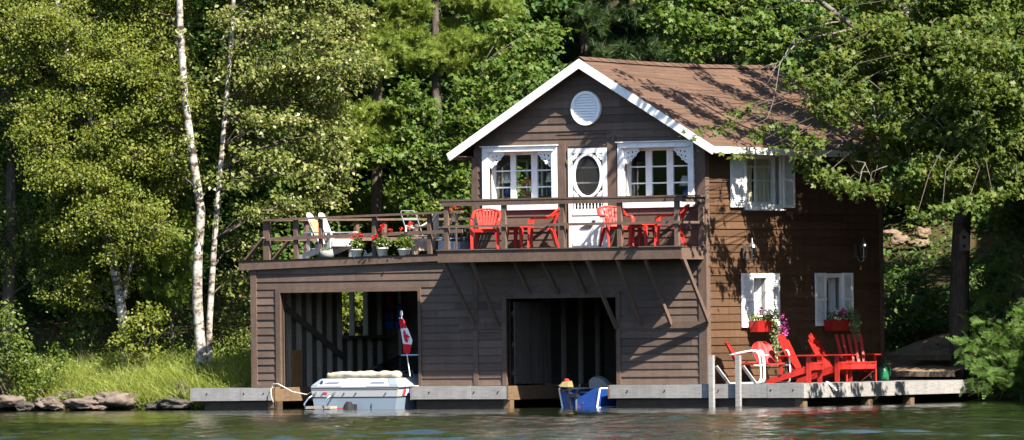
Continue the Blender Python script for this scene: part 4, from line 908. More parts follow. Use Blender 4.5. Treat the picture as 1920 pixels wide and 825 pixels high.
# window boxes
def wbox(label, b0, b1, z0, z1, seed, pink, whitef, trail):
    loc = Hw(.14, (b0+b1)/2, z0); t = thing('window_box', label, 'window box', loc, -TH, 'red window boxes on the side wall')
    w_ = (b1-b0)/2; h = z1-z0; q = MB(); q.hexa([(-.08, -w_*.92, 0), (.10, -w_*.92, 0), (.10, w_*.92, 0), (-.08, w_*.92, 0), (-.09, -w_, h), (.14, -w_, h), (.14, w_, h), (-.09, w_, h)], .5); q.build('box', M['redbox'], t)
    rng = np.random.default_rng(seed)
    def loc_cloud(name, ctrs, size, mt, sg, n, ti=None):
        P = np.concatenate([np.array(c_)+rng.normal(size=(n, 3))*np.array(sg) for c_ in ctrs]); cloud(name, P, size, mt, t, (0, 0, 0), 'leaf', None if ti is None else np.full(len(P), ti), seed=seed)
    loc_cloud('foliage', [(.05, u*w_, h+.07) for u in (-.7, -.2, .3, .8)], .05, M['weed'], (.06, .10, .06), 90)
    if trail: loc_cloud('trailing_leaves', trail, .045, M['variegated'], (.03, .045, .05), 45)
    for p_ in pink: loc_cloud('pink_flower', [p_], .05, M['petalpink'], (.018, .03, .025), 22, .5)
    for p_ in whitef: loc_cloud('white_flower', [p_], .045, M['petalwhite'], (.04, .06, .03), 30, .6)
b0, b1 = onA(1411, 610, .14)[1], onA(1444, 610, .14)[1]; w_ = (b1-b0)/2
wbox('red window box with white flowers and trailing pink petunias, under left lower window', b0, b1, 1.50, 1.74, 21, [(.2, w_*1.5, .33), (.2, w_*1.75, .18), (.2, w_*1.95, .08), (.22, w_*1.55, .0), (.2, w_*1.9, -.02), (.22, w_*.95, -.10), (.2, w_*1.4, .10), (.12, -w_*.6, .46)], [(.1, -w_*.3, .42), (.1, w_*.1, .42), (.1, -w_*.7, .38), (.1, w_*.5, .44)], [(.17, w_*(.8+.25*math.sin(i*2)), .42-.10*i) for i in range(11)]+[(.15, w_*.5, .36), (.15, w_*1.15, .32), (.15, w_*1.2, .1)])
b0, b1 = onA(1551, 610, .14)[1], onA(1590, 610, .14)[1]; w_ = (b1-b0)/2
wbox('dark red window box with one bright pink bloom, under the right lower window', b0, b1, 1.50, 1.74, 22, [(.12, -w_*.1, .42), (.12, w_*.1, .41), (.12, -.02, .40)], [(.12, -w_*.5, .43), (.13, -w_*.8, .28), (.13, -w_*.45, .27)], [(.19, w_*(.75+.2*math.sin(i*1.7)), .34-.08*i) for i in range(7)]+[(.18, w_*1.15, .30-.09*i) for i in range(6)]+[(.12, w_*.6, .40), (.12, w_*.9, .40)])
# ------------------------------------------------------------------ lanterns
def lantern(label, px, py, mat):
    b = onA(px, py, .2)[1]; z = onA(px, py, .2)[2]; t = thing('wall_lantern', label, 'lantern', Hw(.045, b, z), -TH, 'coach lanterns on the side wall')
    q = MB(); q.box(-.002, -.05, -.14, .02, .05, .16); q.build('wall_plate', mat, t)
    q = MB(); q.tube([(.02, 0, -.08), (.06, 0, -.20), (.14, 0, -.235), (.20, 0, -.20), (.20, 0, -.15)], .014, 8); q.tube([(.02, 0, .10), (.09, 0, .12), (.17, 0, .10)], .010, 6); q.build('bracket_arm', mat, t, True)
    q = MB(); q.lathe([(.03, -.16), (.055, -.14), (.06, -.125)], (.20, 0, 0), 8); q.lathe([(.105, .075), (.11, .085), (.075, .15), (.03, .185), (.02, .20), (.022, .215), (.010, .235), (.016, .25), (.004, .29)], (.20, 0, 0), 12)
    for i in range(6):
        a = i*math.pi/3; q.beam((.20+.055*math.cos(a), .055*math.sin(a), -.13), (.20+.085*math.cos(a), .085*math.sin(a), .08), .012, .012)
    q.build('lamp_cage', mat, t)
    q = MB(); q.lathe([(.045, -.12), (.072, .075)], (.20, 0, 0), 12); q.build('lamp_glass', M['glass'], t, True)
lantern('silver coach lantern above the left lower window, in sun', 1407, 472, M['pewter'])
lantern('dark shaded coach lantern above the right lower window', 1616, 470, M['pewter'])
# ------------------------------------------------------------------ things inside
def lamp(label, px, b, zb):
    a = onB(px, 350, b)[0]; t = thing('table_lamp', label, 'table lamp', Hw(a, b, zb), -TH, 'table lamps inside the upper windows')
    q = MB(); q.lathe([(.06, 0), (.085, .05), (.08, .17), (.04, .22), (.015, .23), (.012, .30)], (0, 0, 0), 14); q.build('lamp_base', M['blue'], t, True)
    q = MB(); q.lathe([(.16, .29), (.085, .50)], (0, 0, 0), 18); q.build('lamp_shade', M['lampshade'], t, True)
def table_in(label, a, b, zt, lx, ly):
    t = thing('window_table', label, 'table', Hw(a, b, 3.25), -TH); h = zt-3.25
    q = MB(); q.box(-lx, -ly, h-.04, lx, ly, h); q.build('tabletop', M['darkint'], t)
    for x in (-lx+.05, lx-.05):
        for y_ in (-ly+.05, ly-.05): q = MB(); q.box(x-.03, y_-.03, 0, x+.03, y_+.03, h-.041); q.build('leg', M['darkint'], t)
zl = onB(948, 369, .6)[2]
table_in('dark table inside the upper left window carrying lamps', -4.75, .62, zl-.002, .95, .24); table_in('dark table inside the upper right window carrying a lamp', -1.4, .62, 4.29, .95, .24)
lamp('blue based table lamp in the left pane of the upper left window', 951, .6, zl); lamp('blue based table lamp in the right pane of the upper left window', 1036, .62, zl)
lamp('table lamp with a wide pale shade in the upper right window', 1287, .62, 4.292)
lr = thing('life_ring', 'orange ring buoy standing inside the upper left window', 'life ring', Hw(onB(992, 355, .75)[0], .72, zl+.19), -TH)
q = MB(); q.tube([(.14*math.cos(a), 0, .14*math.sin(a)+.0) for a in np.linspace(0, 2*math.pi, 25)], .048, 8, cap=False); q.build('ring', M['orange'], lr, True)
def jacket(label, px, py, mt):
    p = onB(px, py, 5.0); t = thing('life_jacket', label, 'life jacket', Hw(p[0], 5.0, p[2]), -TH); q = MB()
    for s_ in (-1, 1): q.prism([(s_*.02, -.06, -.30), (s_*.24, -.06, -.28), (s_*.25, -.06, .0), (s_*.20, -.06, .22), (s_*.08, -.06, .25), (s_*.06, -.06, .0)], (0, .10, 0))
    q.build('foam_panel', mt, t); q = MB(); q.box(-.25, -.075, -.12, .25, -.061, -.08); q.build('strap', M['black'], t)
jacket('red life jacket hanging at the back of the boat slip', 722, 575, M['lifered']); jacket('blue life jacket hanging at the back of the boat slip', 742, 592, M['lifeblue'])
# ------------------------------------------------------------------ rocks, stones, steps
def rockmesh(r, seed, mat, name='rock', sub=4):
    bm = bmesh.new(); bmesh.ops.create_icosphere(bm, subdivisions=sub, radius=1); off = Vector((seed*3.1, seed*1.7, seed*.9))
    for v in bm.verts:
        n_ = v.co.normalized(); d = 1+.42*mnoise.noise(n_*1.2+off)-.30*abs(mnoise.noise(n_*2.3+off))+.14*mnoise.noise(n_*4+off)+.07*mnoise.noise(n_*9+off); v.co = Vector((n_.x*r[0]*d, n_.y*r[1]*d, max(n_.z, -.55)*r[2]*d))
    me = bpy.data.meshes.new(name); bm.to_mesh(me); bm.free(); me.materials.append(mat); me.polygons.foreach_set('use_smooth', [True]*len(me.polygons)); o = bpy.data.objects.new(name, me); COL.objects.link(o); return o
def prock(name, label, px, py, Y, rx, rz2, mat, seed, group, ry=None, rot=0):
    p = atY(px, py, Y); o = rockmesh((rx, ry or rx*.7, rz2), seed, M[mat], name); o.location = p; o.rotation_euler = (0, 0, rot); tag(o, label, 'rock', group); return o
g = 'rocks along the left shore'
for i, (lab, px, py, Y, rx, rz2, mt) in enumerate([
    ('long low tan rock at the left picture edge by the water', 12, 755, 8.4, .5, .19, 'rock'), ('small dark rock in the notch between two low tan shore rocks', 48, 763, 8.0, .24, .13, 'rockdark'),
    ('low pale shore rock with a split top, second wide one from the left edge', 92, 757, 8.3, .45, .17, 'rock'), ('small grey rock at the waterline in front of the pale shore rocks', 108, 764, 7.8, .22, .09, 'rock'),
    ('flat brown shore rock just left of the big domed boulder', 160, 758, 7.9, .48, .16, 'rock'), ('big domed grey boulder on the left shore', 224, 752, 7.9, .58, .24, 'rock'), ('small flat brown rock at the foot of the domed boulder', 185, 765, 7.6, .25, .07, 'rock'),
    ('upright dark boulder touching the end of the left dock', 343, 742, 7.6, .36, .28, 'rockdark'), ('low black wet rock in front of the dark boulder', 322, 758, 7.3, .42, .15, 'rockdark'), ('grey rock under the end of the left dock', 372, 757, 7.5, .26, .18, 'rock'), ('small wet rock between domed boulder and dock', 290, 762, 7.5, .22, .09, 'rockdark'), ('half buried brown rock in the grass above the shore rocks', 130, 745, 8.7, .4, .2, 'rock')]):
    prock('rock', lab, px, py, Y, rx, rz2, mt, i+1, g, rot=i*.7)
prock('stone', 'small grey stone on the left dock beside the wall corner', 488, 722, 6.0, .07, .055, 'rock', 31, 'stones on the left dock'); prock('stone', 'orange tan stone on the left dock at the boat slip', 503, 719, 5.9, .075, .08, 'rocktan', 32, 'stones on the left dock')
g = 'stones beside the path'
for i, (lab, px, py, Y, r_) in enumerate([('round pale stone at the top of the path steps', 1752, 651, 7.6, .12), ('small tan stone left of the round pale stone', 1738, 656, 7.5, .10), ('tan stone right of the round pale stone', 1775, 652, 7.7, .10), ('small flat stone right of the path stones', 1790, 654, 7.7, .07), ('tan boulder half hidden in the hemlock', 1832, 682, 5.4, .16)]): prock('stone', lab, px, py, Y, r_, r_*.75, 'rocktan', 40+i, g)
g = 'sunlit boulders on the slope behind the house'
for i, (lab, px, py, Y, r_, rz2) in enumerate([('left sunlit boulder just beyond the house corner', 1672, 438, 15.5, .22, .11), ('lower orange boulder beyond the house corner', 1688, 452, 15.2, .22, .16), ('pale upright boulder left of the big maple trunk', 1730, 438, 15.8, .18, .15), ('brown boulder under the pale upright boulder', 1722, 458, 15.2, .26, .12), ('small sunlit boulder right of the big maple trunk', 1868, 460, 15.5, .13, .08)]): prock('boulder', lab, px, py, Y, r_, rz2, 'rocktan', 60+i, g)
mb = MB()
def pathp(u, v):
    p = atY(1655+(1795-1655)*u+12*math.sin(v*5), 700, 5.0+.8*(1-u)+3.4*v); return (p[0], p[1], max(ground(p[0], p[1]), .2)+.05+.03*mnoise.noise(Vector((p[0]*4, p[1]*4, 1))))
mb.grid(pathp, 24, 30); tag(mb.build('path', M['dirt'], smooth=True), kind='structure')
g = 'timber steps of the path'
for lab, px0, px1, py, Y in (('lowest timber step of the path behind the dock', 1658, 1790, 699, 5.4), ('upper timber step of the path behind the dock', 1664, 1785, 668, 6.6)):
    p, q_ = atY(px0, py, Y), atY(px1, py+1, Y-.6); t = thing('path_step', lab, 'step', p, 0, g); d = V(q_-p)
    q = MB(); q.beam((0, 0, -.02), d+Vector((0, 0, -.02)), .09, .11); q.build('step_riser', M['bark'], t)
    q = MB(); n_ = Vector((-d.y, d.x, 0)).normalized()*1.1
    q.grid(lambda u, v: Vector((0, 0, .025+.12*v+.03*mnoise.noise(Vector((u*7, v*4, Y)))))+d*u+n_*v, 16, 8); q.build('step_tread', M['dirt'], t, True)
# ------------------------------------------------------------------ motorboat
def loft(mb, st, z0, z1, f0, f1, stern=True, tint=.5, out=0.0):
    """st: (y, half width, sheer); strip of the hull between heights z0 and z1"""
    for s_ in (-1, 1):
        for (ya, wa, ha), (yb, wb, hb) in zip(st, st[1:]):
            mb.poly([(s_*(wa*f0+out), ya, z0+ha*(z0 > 0)), (s_*(wb*f0+out), yb, z0+hb*(z0 > 0)), (s_*(wb*f1+out), yb, z1+hb*(z1 > 0)), (s_*(wa*f1+out), ya, z1+ha*(z1 > 0))], tint)
    if stern:
        y, w_, h = st[0]; mb.poly([(-w_*f0-out, y-out, z0), (w_*f0+out, y-out, z0), (w_*f1+out, y-out, z1), (-w_*f1-out, y-out, z1)], tint)
sb_ = -.58; aL = onB(583, 720, sb_)[0]; aR = onB(746.5, 720, sb_)[0]; hb = (aR-aL)/2
boat = thing('motorboat', 'white and grey blue motorboat in the left slip with a rolled beige cover', 'motorboat', Hw((aL+aR)/2, sb_, WATER), -TH)
ST = [(0, hb, 0), (1.5, hb*1.02, .02), (2.8, hb*1.0, .08), (3.9, hb*.82, .18), (4.7, hb*.48, .28), (5.2, .03, .36)]
q = MB(); loft(q, ST, -.35, .25, .86, .965); q.build('hull', M['gelblue'], boat)
q = MB(); loft(q, ST, .27, .44, .968, 1.0); q.build('hull_band', M['gel'], boat)
q = MB(); loft(q, ST, .25, .27, .966, .968, out=.006); loft(q, ST, .44, .468, 1.0, 1.0, out=.014); q.build('rub_rail', M['navy'], boat)
q = MB(); S2 = [(y+(.04 if i == 0 else 0), w_, h) for i, (y, w_, h) in enumerate(ST)]
loft(q, ST, .468, .50, 1.0, .995)
for s_ in (-1, 1):
    for (ya, wa, ha), (yb, wb, hb_) in zip(ST, ST[1:]):
        ya2 = ya+(.16 if ya == 0 else 0); q.poly([(s_*wa*.995, ya, .50+ha), (s_*wb*.995, yb, .50+hb_), (s_*wb*.82, yb, .66+hb_), (s_*wa*.84, ya2, .655+ha)], .5)
        if yb > 2.7: q.poly([(s_*wa*.84, ya2, .655+ha), (s_*wb*.82, yb, .66+hb_), (0, yb, .68+hb_), (0, ya2, .675+ha)], .5)
        else: q.poly([(s_*wa*.84, ya2, .655+ha), (s_*wb*.82, yb, .66+hb_), (s_*(wb*.82-.22), yb, .66+hb_), (s_*(wa*.84-.22), ya2, .655+ha)], .5)
h1 = hb
q.poly([(-h1*.995, 0, .50), (h1*.995, 0, .50), (h1*.84, .16, .655), (-h1*.84, .16, .655)], .5); q.box(-h1*.84, .16, .40, h1*.84, .80, .654, .5)
q.hexa([(-.34, -.012, .47), (.30, -.012, .47), (.24, .05, .47), (-.28, .05, .47), (-.24, .10, .665), (.20, .10, .665), (.20, .25, .665), (-.24, .25, .665)], .5)
deckb = q.build('deck', M['gel'], boat)
q = MB(); q.box(-h1*.8, .8, .1, h1*.8, 2.7, .30, .3); q.build('cockpit', M['seatgrey'], boat)
def dk(x, t, o=.012): return (x, .16*t-.695*o, .5+.155*t+.72*o)
def dpanel(P, o=.010): return [dk(x, t, -.02) for x, t in P]+[dk(x, t, o) for x, t in P]
for P in ([(-.80, .30), (-.46, .30), (-.42, .52), (-.72, .52)], [(.36, .30), (.74, .30), (.68, .52), (.42, .52)]):
    q = MB(); q.hexa(dpanel(P), .5); q.build('vent_panel', M['gelgrey'], boat)
q = MB(); q.hexa(dpanel([(h1*.80, .06), (h1*.985, .06), (h1*.86, .95), (h1*.68, .95)]), .5); q.build('corner_panel', M['gelblue'], boat)
q = MB(); q.hexa(dpanel([(-h1*.985, .06), (-h1*.86, .06), (-h1*.76, .9), (-h1*.86, .9)]), .5); q.build('corner_panel', M['gelblue'], boat)
q = MB(); R = random.Random(4); xs_ = np.linspace(-.93, .90, 36)
q.tube([(x, .42+.015*math.sin(x*7), .725+.006*math.sin(x*11+1)) for x in xs_], [(.118+.008*math.sin(x*17)+.007*R.uniform(-1, 1))*(1 if abs(x) < .87 else .75) for x in xs_], 16, flat=.72); cv = q.build('rolled_cover', M['canvas'], boat, True); me_ = cv.data
for v in me_.vertices: n_ = mnoise.noise(Vector((v.co.x*5+v.co.y*6, v.co.y*9, v.co.z*9)))+.5*mnoise.noise(Vector((v.co.x*13-v.co.z*20, v.co.y*16, 3))); v.co.z += .020*n_; v.co.y += .02*n_
q = MB(); q.poly([(-.80, 2.35, .68), (.80, 2.35, .68), (.62, 2.80, 1.12), (-.62, 2.80, 1.12)]); q.poly([(-.80, 2.35, .68), (-.62, 2.80, 1.12), (-.80, 1.5, .75), (-.84, 1.4, .66)]); q.poly([(.80, 2.35, .68), (.62, 2.80, 1.12), (.80, 1.5, .75), (.84, 1.4, .66)]); wsh = q.build('windshield', M['smoke'], boat)
q = MB(); q.tube([(-.84, 1.4, .68), (-.8, 1.5, .76), (-.62, 2.8, 1.13), (.62, 2.8, 1.13), (.8, 1.5, .76), (.84, 1.4, .68)], .02, 6); q.build('frame', M['chrome'], wsh)
q = MB(); q.tube([(.82, .30, .66), (.82, .34, .78), (.82, 1.0, .82), (.82, 1.1, .68)], .012, 6); q.build('grab_rail', M['chrome'], boat)
q = MB()
for i in range(5): q.box(-1.05, -.30+i*.055, .02, -.42, -.255+i*.055, .075)
plat = q.build('swim_platform', M['stud'], boat)
for x in (-.98, -.50):
    q = MB(); q.tube([(x, .0, .36), (x+.02, -.10, .33), (x-.05, -.24, .24), (x-.11, -.30, .12), (x-.09, -.29, .02), (x, -.2, .01)], .017, 8); q.build('ladder_hoop', M['chrome'], plat, True)
q = MB(); q.lathe([(.13, -.3), (.14, .0), (.10, .10), (.05, .17)], (-.02, -.20, 0), 12); q.box(-.10, -.24, .0, .06, .0, .11); q.build('outdrive', M['black'], boat)
q = MB(); q.box(-.26, -.30, -.02, -.10, -.22, .03); q.build('drive_fin', M['lifered'], boat)
q = MB()
for x in (-.80, -.26, .04, .80): q.lathe([(.018, 0), (.02, .012), (.01, .02)], (x, -.012, .34), 8)
q.box(.44, -.02, .05, .455, -.004, .14); q.build('transom_fitting', M['chrome'], boat)
q = MB(); q.box(-.80, -.006, .32, -.70, -.001, .37); q.build('registration_sticker', M['lifered'], boat)
for i, mt in enumerate(('lifered', 'flagwhite', 'blue')):
    q = MB(); y0 = .18+i*.10; xw = hb*1.0+.004; q.prism([(xw-.012, y0, .29), (xw-.012, y0+.085, .29), (xw, y0+.125, .425), (xw, y0+.04, .425)], (.004, 0, 0)); q.build('side_stripe', M[mt], boat)
q = MB(); q.ring((-.86, .045, .58), .0, .035, (1, 0, 0), (0, .3, 1), (0, -.008, 0), 14); q.build('round_badge', M['navy'], boat)
def rope(label, P, r=.014):
    t = thing('mooring_rope', label, 'rope', P[0], 0, 'mooring ropes'); q = MB(); q.tube([V(p)-V(P[0]) for p in P], r, 6); q.build('rope_line', M['rope'], t, True)
rope('pale rope looping from the left dock to the motorboat', [Hw(-10.95, .0, .44), Hw(-10.8, -.15, .50), Hw(-10.55, -.33, .50), Hw(-10.1, -.45, .33), Hw(-9.7, -.5, .27), Hw(-9.42, -.5, .40)])
rope('pale rope hanging down the end of the left dock', [Hw(-10.78, -.2, .44), Hw(-10.72, -.36, .38), Hw(-10.70, -.37, .22), Hw(-10.66, -.36, .10)], .01)
rope('pale rope from the motorboat corner to the middle dock', [Hw(-7.45, -.3, .58), Hw(-7.35, -.32, .50), Hw(-7.2, -.32, .44), Hw(-7.0, -.28, .44)], .011)
# flag on its staff
fb = -.12; f0 = onB(769, 702, fb); f1 = onB(752.5, 592, fb)
fo = V(Hw(*f0)); fl = thing('flag', 'red and white maple leaf flag hanging from a leaning staff at the motorboat stern', 'flag', fo, -TH)
Lf = lambda p: (p[0]-f0[0], p[1]-f0[1], p[2]-f0[2])
q = MB(); q.tube([(0, 0, -.04), Lf(f1)], .010, 8); q.build('staff', M['whitemetal'], fl)
q = MB(); e = Lf(f1); q.lathe([(.028, 0), (.03, .05), (.026, .10), (.01, .11)], e, 10); q.box(e[0]-.05, e[1]-.02, e[2]-.07, e[0]-.02, e[1]+.02, e[2]-.03); q.build('finial', M['whiteplastic'], fl)
def flagp(u, v):
    xl = 750+6.5*u; xr = 757+16*min(u/.62, 1)**.9-5.5*max(0, (u-.62)/.38); px = xl+(xr-xl)*v; py = 600+62*u+4*(v-.5)*u-3*v*(1-u)
    p = Lf(onB(px, py, fb)); return Vector((p[0], p[1]-.03+.05*math.sin(v*6.5+u*2.0)*(.4+.6*u), p[2]))
for name, u0, u1, mt in (('red_band', 0, .27, 'flagred'), ('white_band', .27, .73, 'flagwhite'), ('red_band', .73, 1, 'flagred')):
    q = MB(); q.grid(lambda u, v: flagp(u0+(u1-u0)*u, v), 8, 14); q.build(name, M[mt], fl, True)
ml = [(0, 1), (.14, .72), (.30, .80), (.24, .42), (.50, .62), (.56, .48), (.86, .52), (.76, .26), (.90, .18), (.48, -.16), (.54, -.34), (.06, -.26), (.06, -.62)]
ml = ml+[(-x, y) for x, y in reversed(ml[1:])]
q = MB()
for (xa, ya), (xb, yb) in zip(ml, ml[1:]+ml[:1]):
    P = [(0, 0), (xa*.5, ya*.5), (xa, ya), (xb, yb), (xb*.5, yb*.5)]
    for sgn in (-.016, .016):
        Q = [flagp(.50-x*.22, .50+y*.46)+Vector((0, sgn, 0)) for x, y in P]; q.poly([Q[0], Q[1], Q[4]]); q.poly([Q[1], Q[2], Q[3], Q[4]])
q.build('maple_leaf', M['flagred'], fl)
# ------------------------------------------------------------------ blue skiff
bb = -.26; aL = onB(1048, 740, bb)[0]; aR = onB(1127, 740, bb)[0]; hb = (aR-aL)/2
sk = thing('skiff', 'small blue skiff with a grey folded seat in the right slip', 'skiff', Hw((aL+aR)/2, bb, WATER), -TH-rad(3))
ST = [(0, hb, 0), (1.2, hb*1.12, 0), (2.4, hb*1.05, .05), (3.2, hb*.6, .12), (3.7, .03, .2)]
q = MB()
for s_ in (-1, 1):
    for (ya, wa, ha), (yb, wb, hb2) in zip(ST, ST[1:]): q.poly([(s_*wa*.80, ya, -.1), (s_*wb*.80, yb, -.1), (s_*wb, yb, .40+hb2), (s_*wa, ya, .40+ha)], .5)
top = [(-1, .41), (-.72, .385), (-.45, .32), (-.2, .26), (.05, .25), (.3, .30), (.55, .38), (.75, .41), (1, .40)]
q.prism([(-hb*.80, -.0, -.1), (hb*.80, 0, -.1)]+[(x*hb, -.0, z) for x, z in reversed(top)], (0, .035, 0), .5); q.build('hull', M['blueboat'], sk)
q = MB(); q.poly([(-hb*.83, .03, .10), (hb*.83, .03, .10), (hb*.95, 2.4, .12), (-hb*.95, 2.4, .12)]); q.build('floor', M['seatgrey'], sk)
q = MB()
for s_ in (-1, 1):
    q.tube([(s_*w_, y, .405+h) for y, w_, h in ST], .018, 6); q.beam((s_*hb*.815, -.012, -.06), (s_*hb*1.0, -.012, .40), .03, .025, up=(0, 1, 0)); q.beam((s_*(hb*.87+.004), .02, .0), (s_*(hb*.93+.004), 1.2, .02), .025, .03)
q.build('gunwale', M['whitemetal'], sk)
q = MB(); q.box(-.10, -.03, -.1, -.07, -.004, .30); q.build('centre_strip', M['greymetal'], sk)
for x, z in ((-.30, .12), (.08, .10), (-.02, .02)): q = MB(); q.ring((x, -.003, z), 0, .017, (1, 0, 0), (0, 0, 1), (0, -.006, 0), 10); q.build('reflector', M['lifered'], sk)
for i, (y, z) in enumerate(((.28, .22), (.62, .12), (.9, .13))): q = MB(); q.prism([(hb*1.0+.0, y, z), (hb*1.0, y+.14, z+.02), (hb*1.0, y+.1, z+.10)], (.012, 0, 0)); q.build('red_mark', M['lifered'], sk)
q = MB(); q.box(-hb*.97, .75, .30, hb*.97, 1.05, .335); q.build('bench', M['seatgrey'], sk)
q = MB(); q.prism([(-.30, .78, .40), (.10, .78, .38), (.20, .78, .44), (.08, .78, .56), (-.06, .78, .63), (-.22, .78, .63), (-.30, .78, .57)], (0, .12, .03)); q.build('folded_seat', M['seatgrey'], sk)
ob = thing('outboard_motor', 'old outboard motor with a yellowed cowl and red cap clamped on the blue skiff', 'outboard motor', Hw((aL+aR)/2-.30, bb-.06, WATER), -TH)
q = MB(); q.hexa([(-.11, -.09, .45), (.10, -.09, .44), (.10, .13, .44), (-.11, .13, .45), (-.06, -.06, .55), (.085, -.06, .57), (.08, .10, .57), (-.04, .10, .55)], .5); q.prism([(-.17, -.05, .47), (-.11, -.05, .455), (-.07, -.05, .53)], (0, .1, 0)); q.build('cowl', M['cowl'], ob)
q = MB(); q.lathe([(.055, .565), (.055, .60), (.03, .615)], (0, .02, 0), 12); q.build('fuel_cap', M['lifered'], ob)
q = MB(); q.box(-.09, -.07, .36, .08, .08, .439); q.beam((.05, 0, .38), (.13, -.02, -.25), .045, .05, up=(0, 1, 0)); q.box(.05, -.03, .22, .26, .10, .30); q.tube([(.2, .05, .30), (.28, .06, .40), (.29, .07, .50)], .02, 6); q.build('engine_leg', M['black'], ob)
# ------------------------------------------------------------------ trees
def pf(px, py, Y, rx, ry, rd=None):     # puff given where it stands: survey ray at distance Y, radii in survey pixels
    p = atY(px, py, Y); k_ = (170+Y)/F; return (p[0], p[1], p[2], rx*k_, (rd or (rx+ry)/2)*k_, ry*k_)
def limb(mb, p, q, r0, r1, seed, n=6, bend=.12):
    R = random.Random(seed); p, q = V(p), V(q); L_ = (q-p).length; P = []
    for i in range(6):
        u = i/5; w_ = math.sin(u*math.pi)*bend*L_; P.append(p.lerp(q, u)+Vector((R.uniform(-.4, .4)*w_, R.uniform(-.4, .4)*w_, w_*.8)))
    mb.tube(P, [r0+(r1-r0)*i/5 for i in range(6)], n)
def tree(name, label, cat, trunks, puffs, leaf, lsize, t='leaf', dens=60, per=9, sig=.11, bmat='bark', seed=1, group=None, base=None, limbs=True, extra=None, **kw):
    """trunks: list of (pixel path [(px,py,Y)], r0, r1)"""
    if base is None: x = trunks[0][0][0]; base = atY(*x)
    base = V(base); T_ = thing(name, label, cat, base, 0, group); paths = []; mbs = []; zmin = kw.pop('zmin', -9); lm = kw.pop('limbmat', bmat)
    for path, r0, r1 in trunks:
        P = [V(atY(*x)) for x in path]; P[0].z = ground(P[0].x, P[0].y)-.15 if path[0][1] > 595 or path[0][2] > 11 else P[0].z; fine = []
        for a_, b_ in zip(P, P[1:]): fine += [a_.lerp(b_, u) for u in (0, .33, .67)]
        fine.append(P[-1])
        for i in range(1, len(fine)-1): fine[i] = fine[i]*.6+(fine[i-1]+fine[i+1])*.2
        q = MB(); mbs.append(q); n_ = len(fine); rr = [r0+(r1-r0)*i/(n_-1) for i in range(n_)]; rr[0] *= 1.35
        q.tube([p-base for p in fine], rr, 12); paths.append((fine, rr))
    C_, TT, K = scatter(puffs, dens, per, sig, seed, **{k_: kw.pop(k_) for k_ in ('hollow', 'flat') if k_ in kw})
    if limbs:
        R = random.Random(seed); own = []
        for q in mbs: q.cur = 1
        for i, pfv in enumerate(puffs):
            c_ = V(pfv[:3]); ti = min(range(len(paths)), key=lambda f: min((c_-p).length for p in paths[f][0])); fine, rr = paths[ti]; q = mbs[ti]; own.append(ti)
            j = min(range(len(fine)), key=lambda j_: (c_-fine[j_]).length+(1.2*max(0, fine[j_].z-c_.z+.5))+(50 if fine[j_].z < zmin else 0))
            limb(q, fine[j]-base, c_-base, min(rr[j]*.4, .05, .006+.035*pfv[3]), min(.010, .004+.01*pfv[3]), seed*31+i)
        for kk in K[::3]:
            pi = min(range(len(puffs)), key=lambda p: (V(puffs[p][:3])-V(kk)).length); pfv = puffs[pi]; q = mbs[own[pi]]; limb(q, V(pfv[:3])-base, V(kk)-base, .012, .004, seed+7, 3, .05)
        if extra: mbs[0].cur = 2; extra(mbs[0], base)
    for q in mbs: q.build('trunk', [M[bmat], M[lm], M['barkpale']], T_, True)
    cloud('crown', C_, lsize, M[leaf], T_, base, t, TT, seed=seed, **kw); return T_
R = random.Random(99)
def cover(x0, y0, x1, y1, Y, n, r, seed, flat=.75, dY=1.0):
    R = random.Random(seed); out = []; best = []
    for i in range(n):
        cand = max(((R.uniform(x0, x1), R.uniform(y0, y1)) for _ in range(12)), key=lambda c_: min([(c_[0]-b[0])**2+(c_[1]-b[1])**2 for b in best] or [0])); best.append(cand)
        k_ = r*R.uniform(.75, 1.25); out.append(pf(cand[0], cand[1], Y+R.uniform(-dY, dY), k_, k_*flat))
    return out
# double birch beside the house
c1 = cover(425, -60, 665, 150, 9.3, 17, 62, 1)+cover(430, 150, 640, 330, 9.3, 14, 52, 2)+[pf(615, 375, 9.3, 45, 22), pf(560, 390, 9.4, 50, 25), pf(500, 400, 9.2, 45, 30), pf(455, 460, 9.4, 42, 34), pf(440, 530, 9.3, 34, 30), pf(650, 40, 9.4, 50, 40), pf(670, 110, 9.6, 32, 26), pf(620, 200, 9.4, 40, 30)]+cover(250, -60, 340, 330, 10, 9, 46, 3)+cover(300, -500, 640, -80, 9.5, 14, 85, 4)+[pf(x, y, 7.9, rx, ry) for x, y, rx, ry in ((448,280,24,16),(420,30,30,20),(352,265,16,9),(372,345,18,9),(340,150,14,8),(366,440,14,8),(425,200,18,10),(436,90,16,10),(412,330,18,9),(402,420,14,8),(330,60,14,9),(480,130,44,30),(540,230,48,32),(500,300,44,26),(580,330,44,26),(560,110,48,32),(600,60,44,30),(520,40,44,30),(630,130,40,28),(470,220,36,28),(540,380,44,22),(470,400,30,24),(450,340,26,20))]
tree('birch_tree', 'tall white birch with two trunks standing left of the boathouse', 'tree', [([(382, 700, 8.2), (369, 560, 8.2), (371, 470, 8.2), (378, 395, 8.2), (362, 300, 8.2), (346, 180, 8.2), (338, 60, 8.2), (334, -80, 8.2), (345, -350, 8.3)], .118, .06), ([(392, 700, 8.3), (392, 610, 8.3), (402, 450, 8.3), (413, 320, 8.3), (424, 190, 8.3), (436, 50, 8.3), (440, -60, 8.3), (450, -300, 8.3)], .075, .035)], c1, 'leafaspen', .085, dens=58, per=9, sig=.12, bmat='birch', seed=11, limbmat='bark', droop=.6)
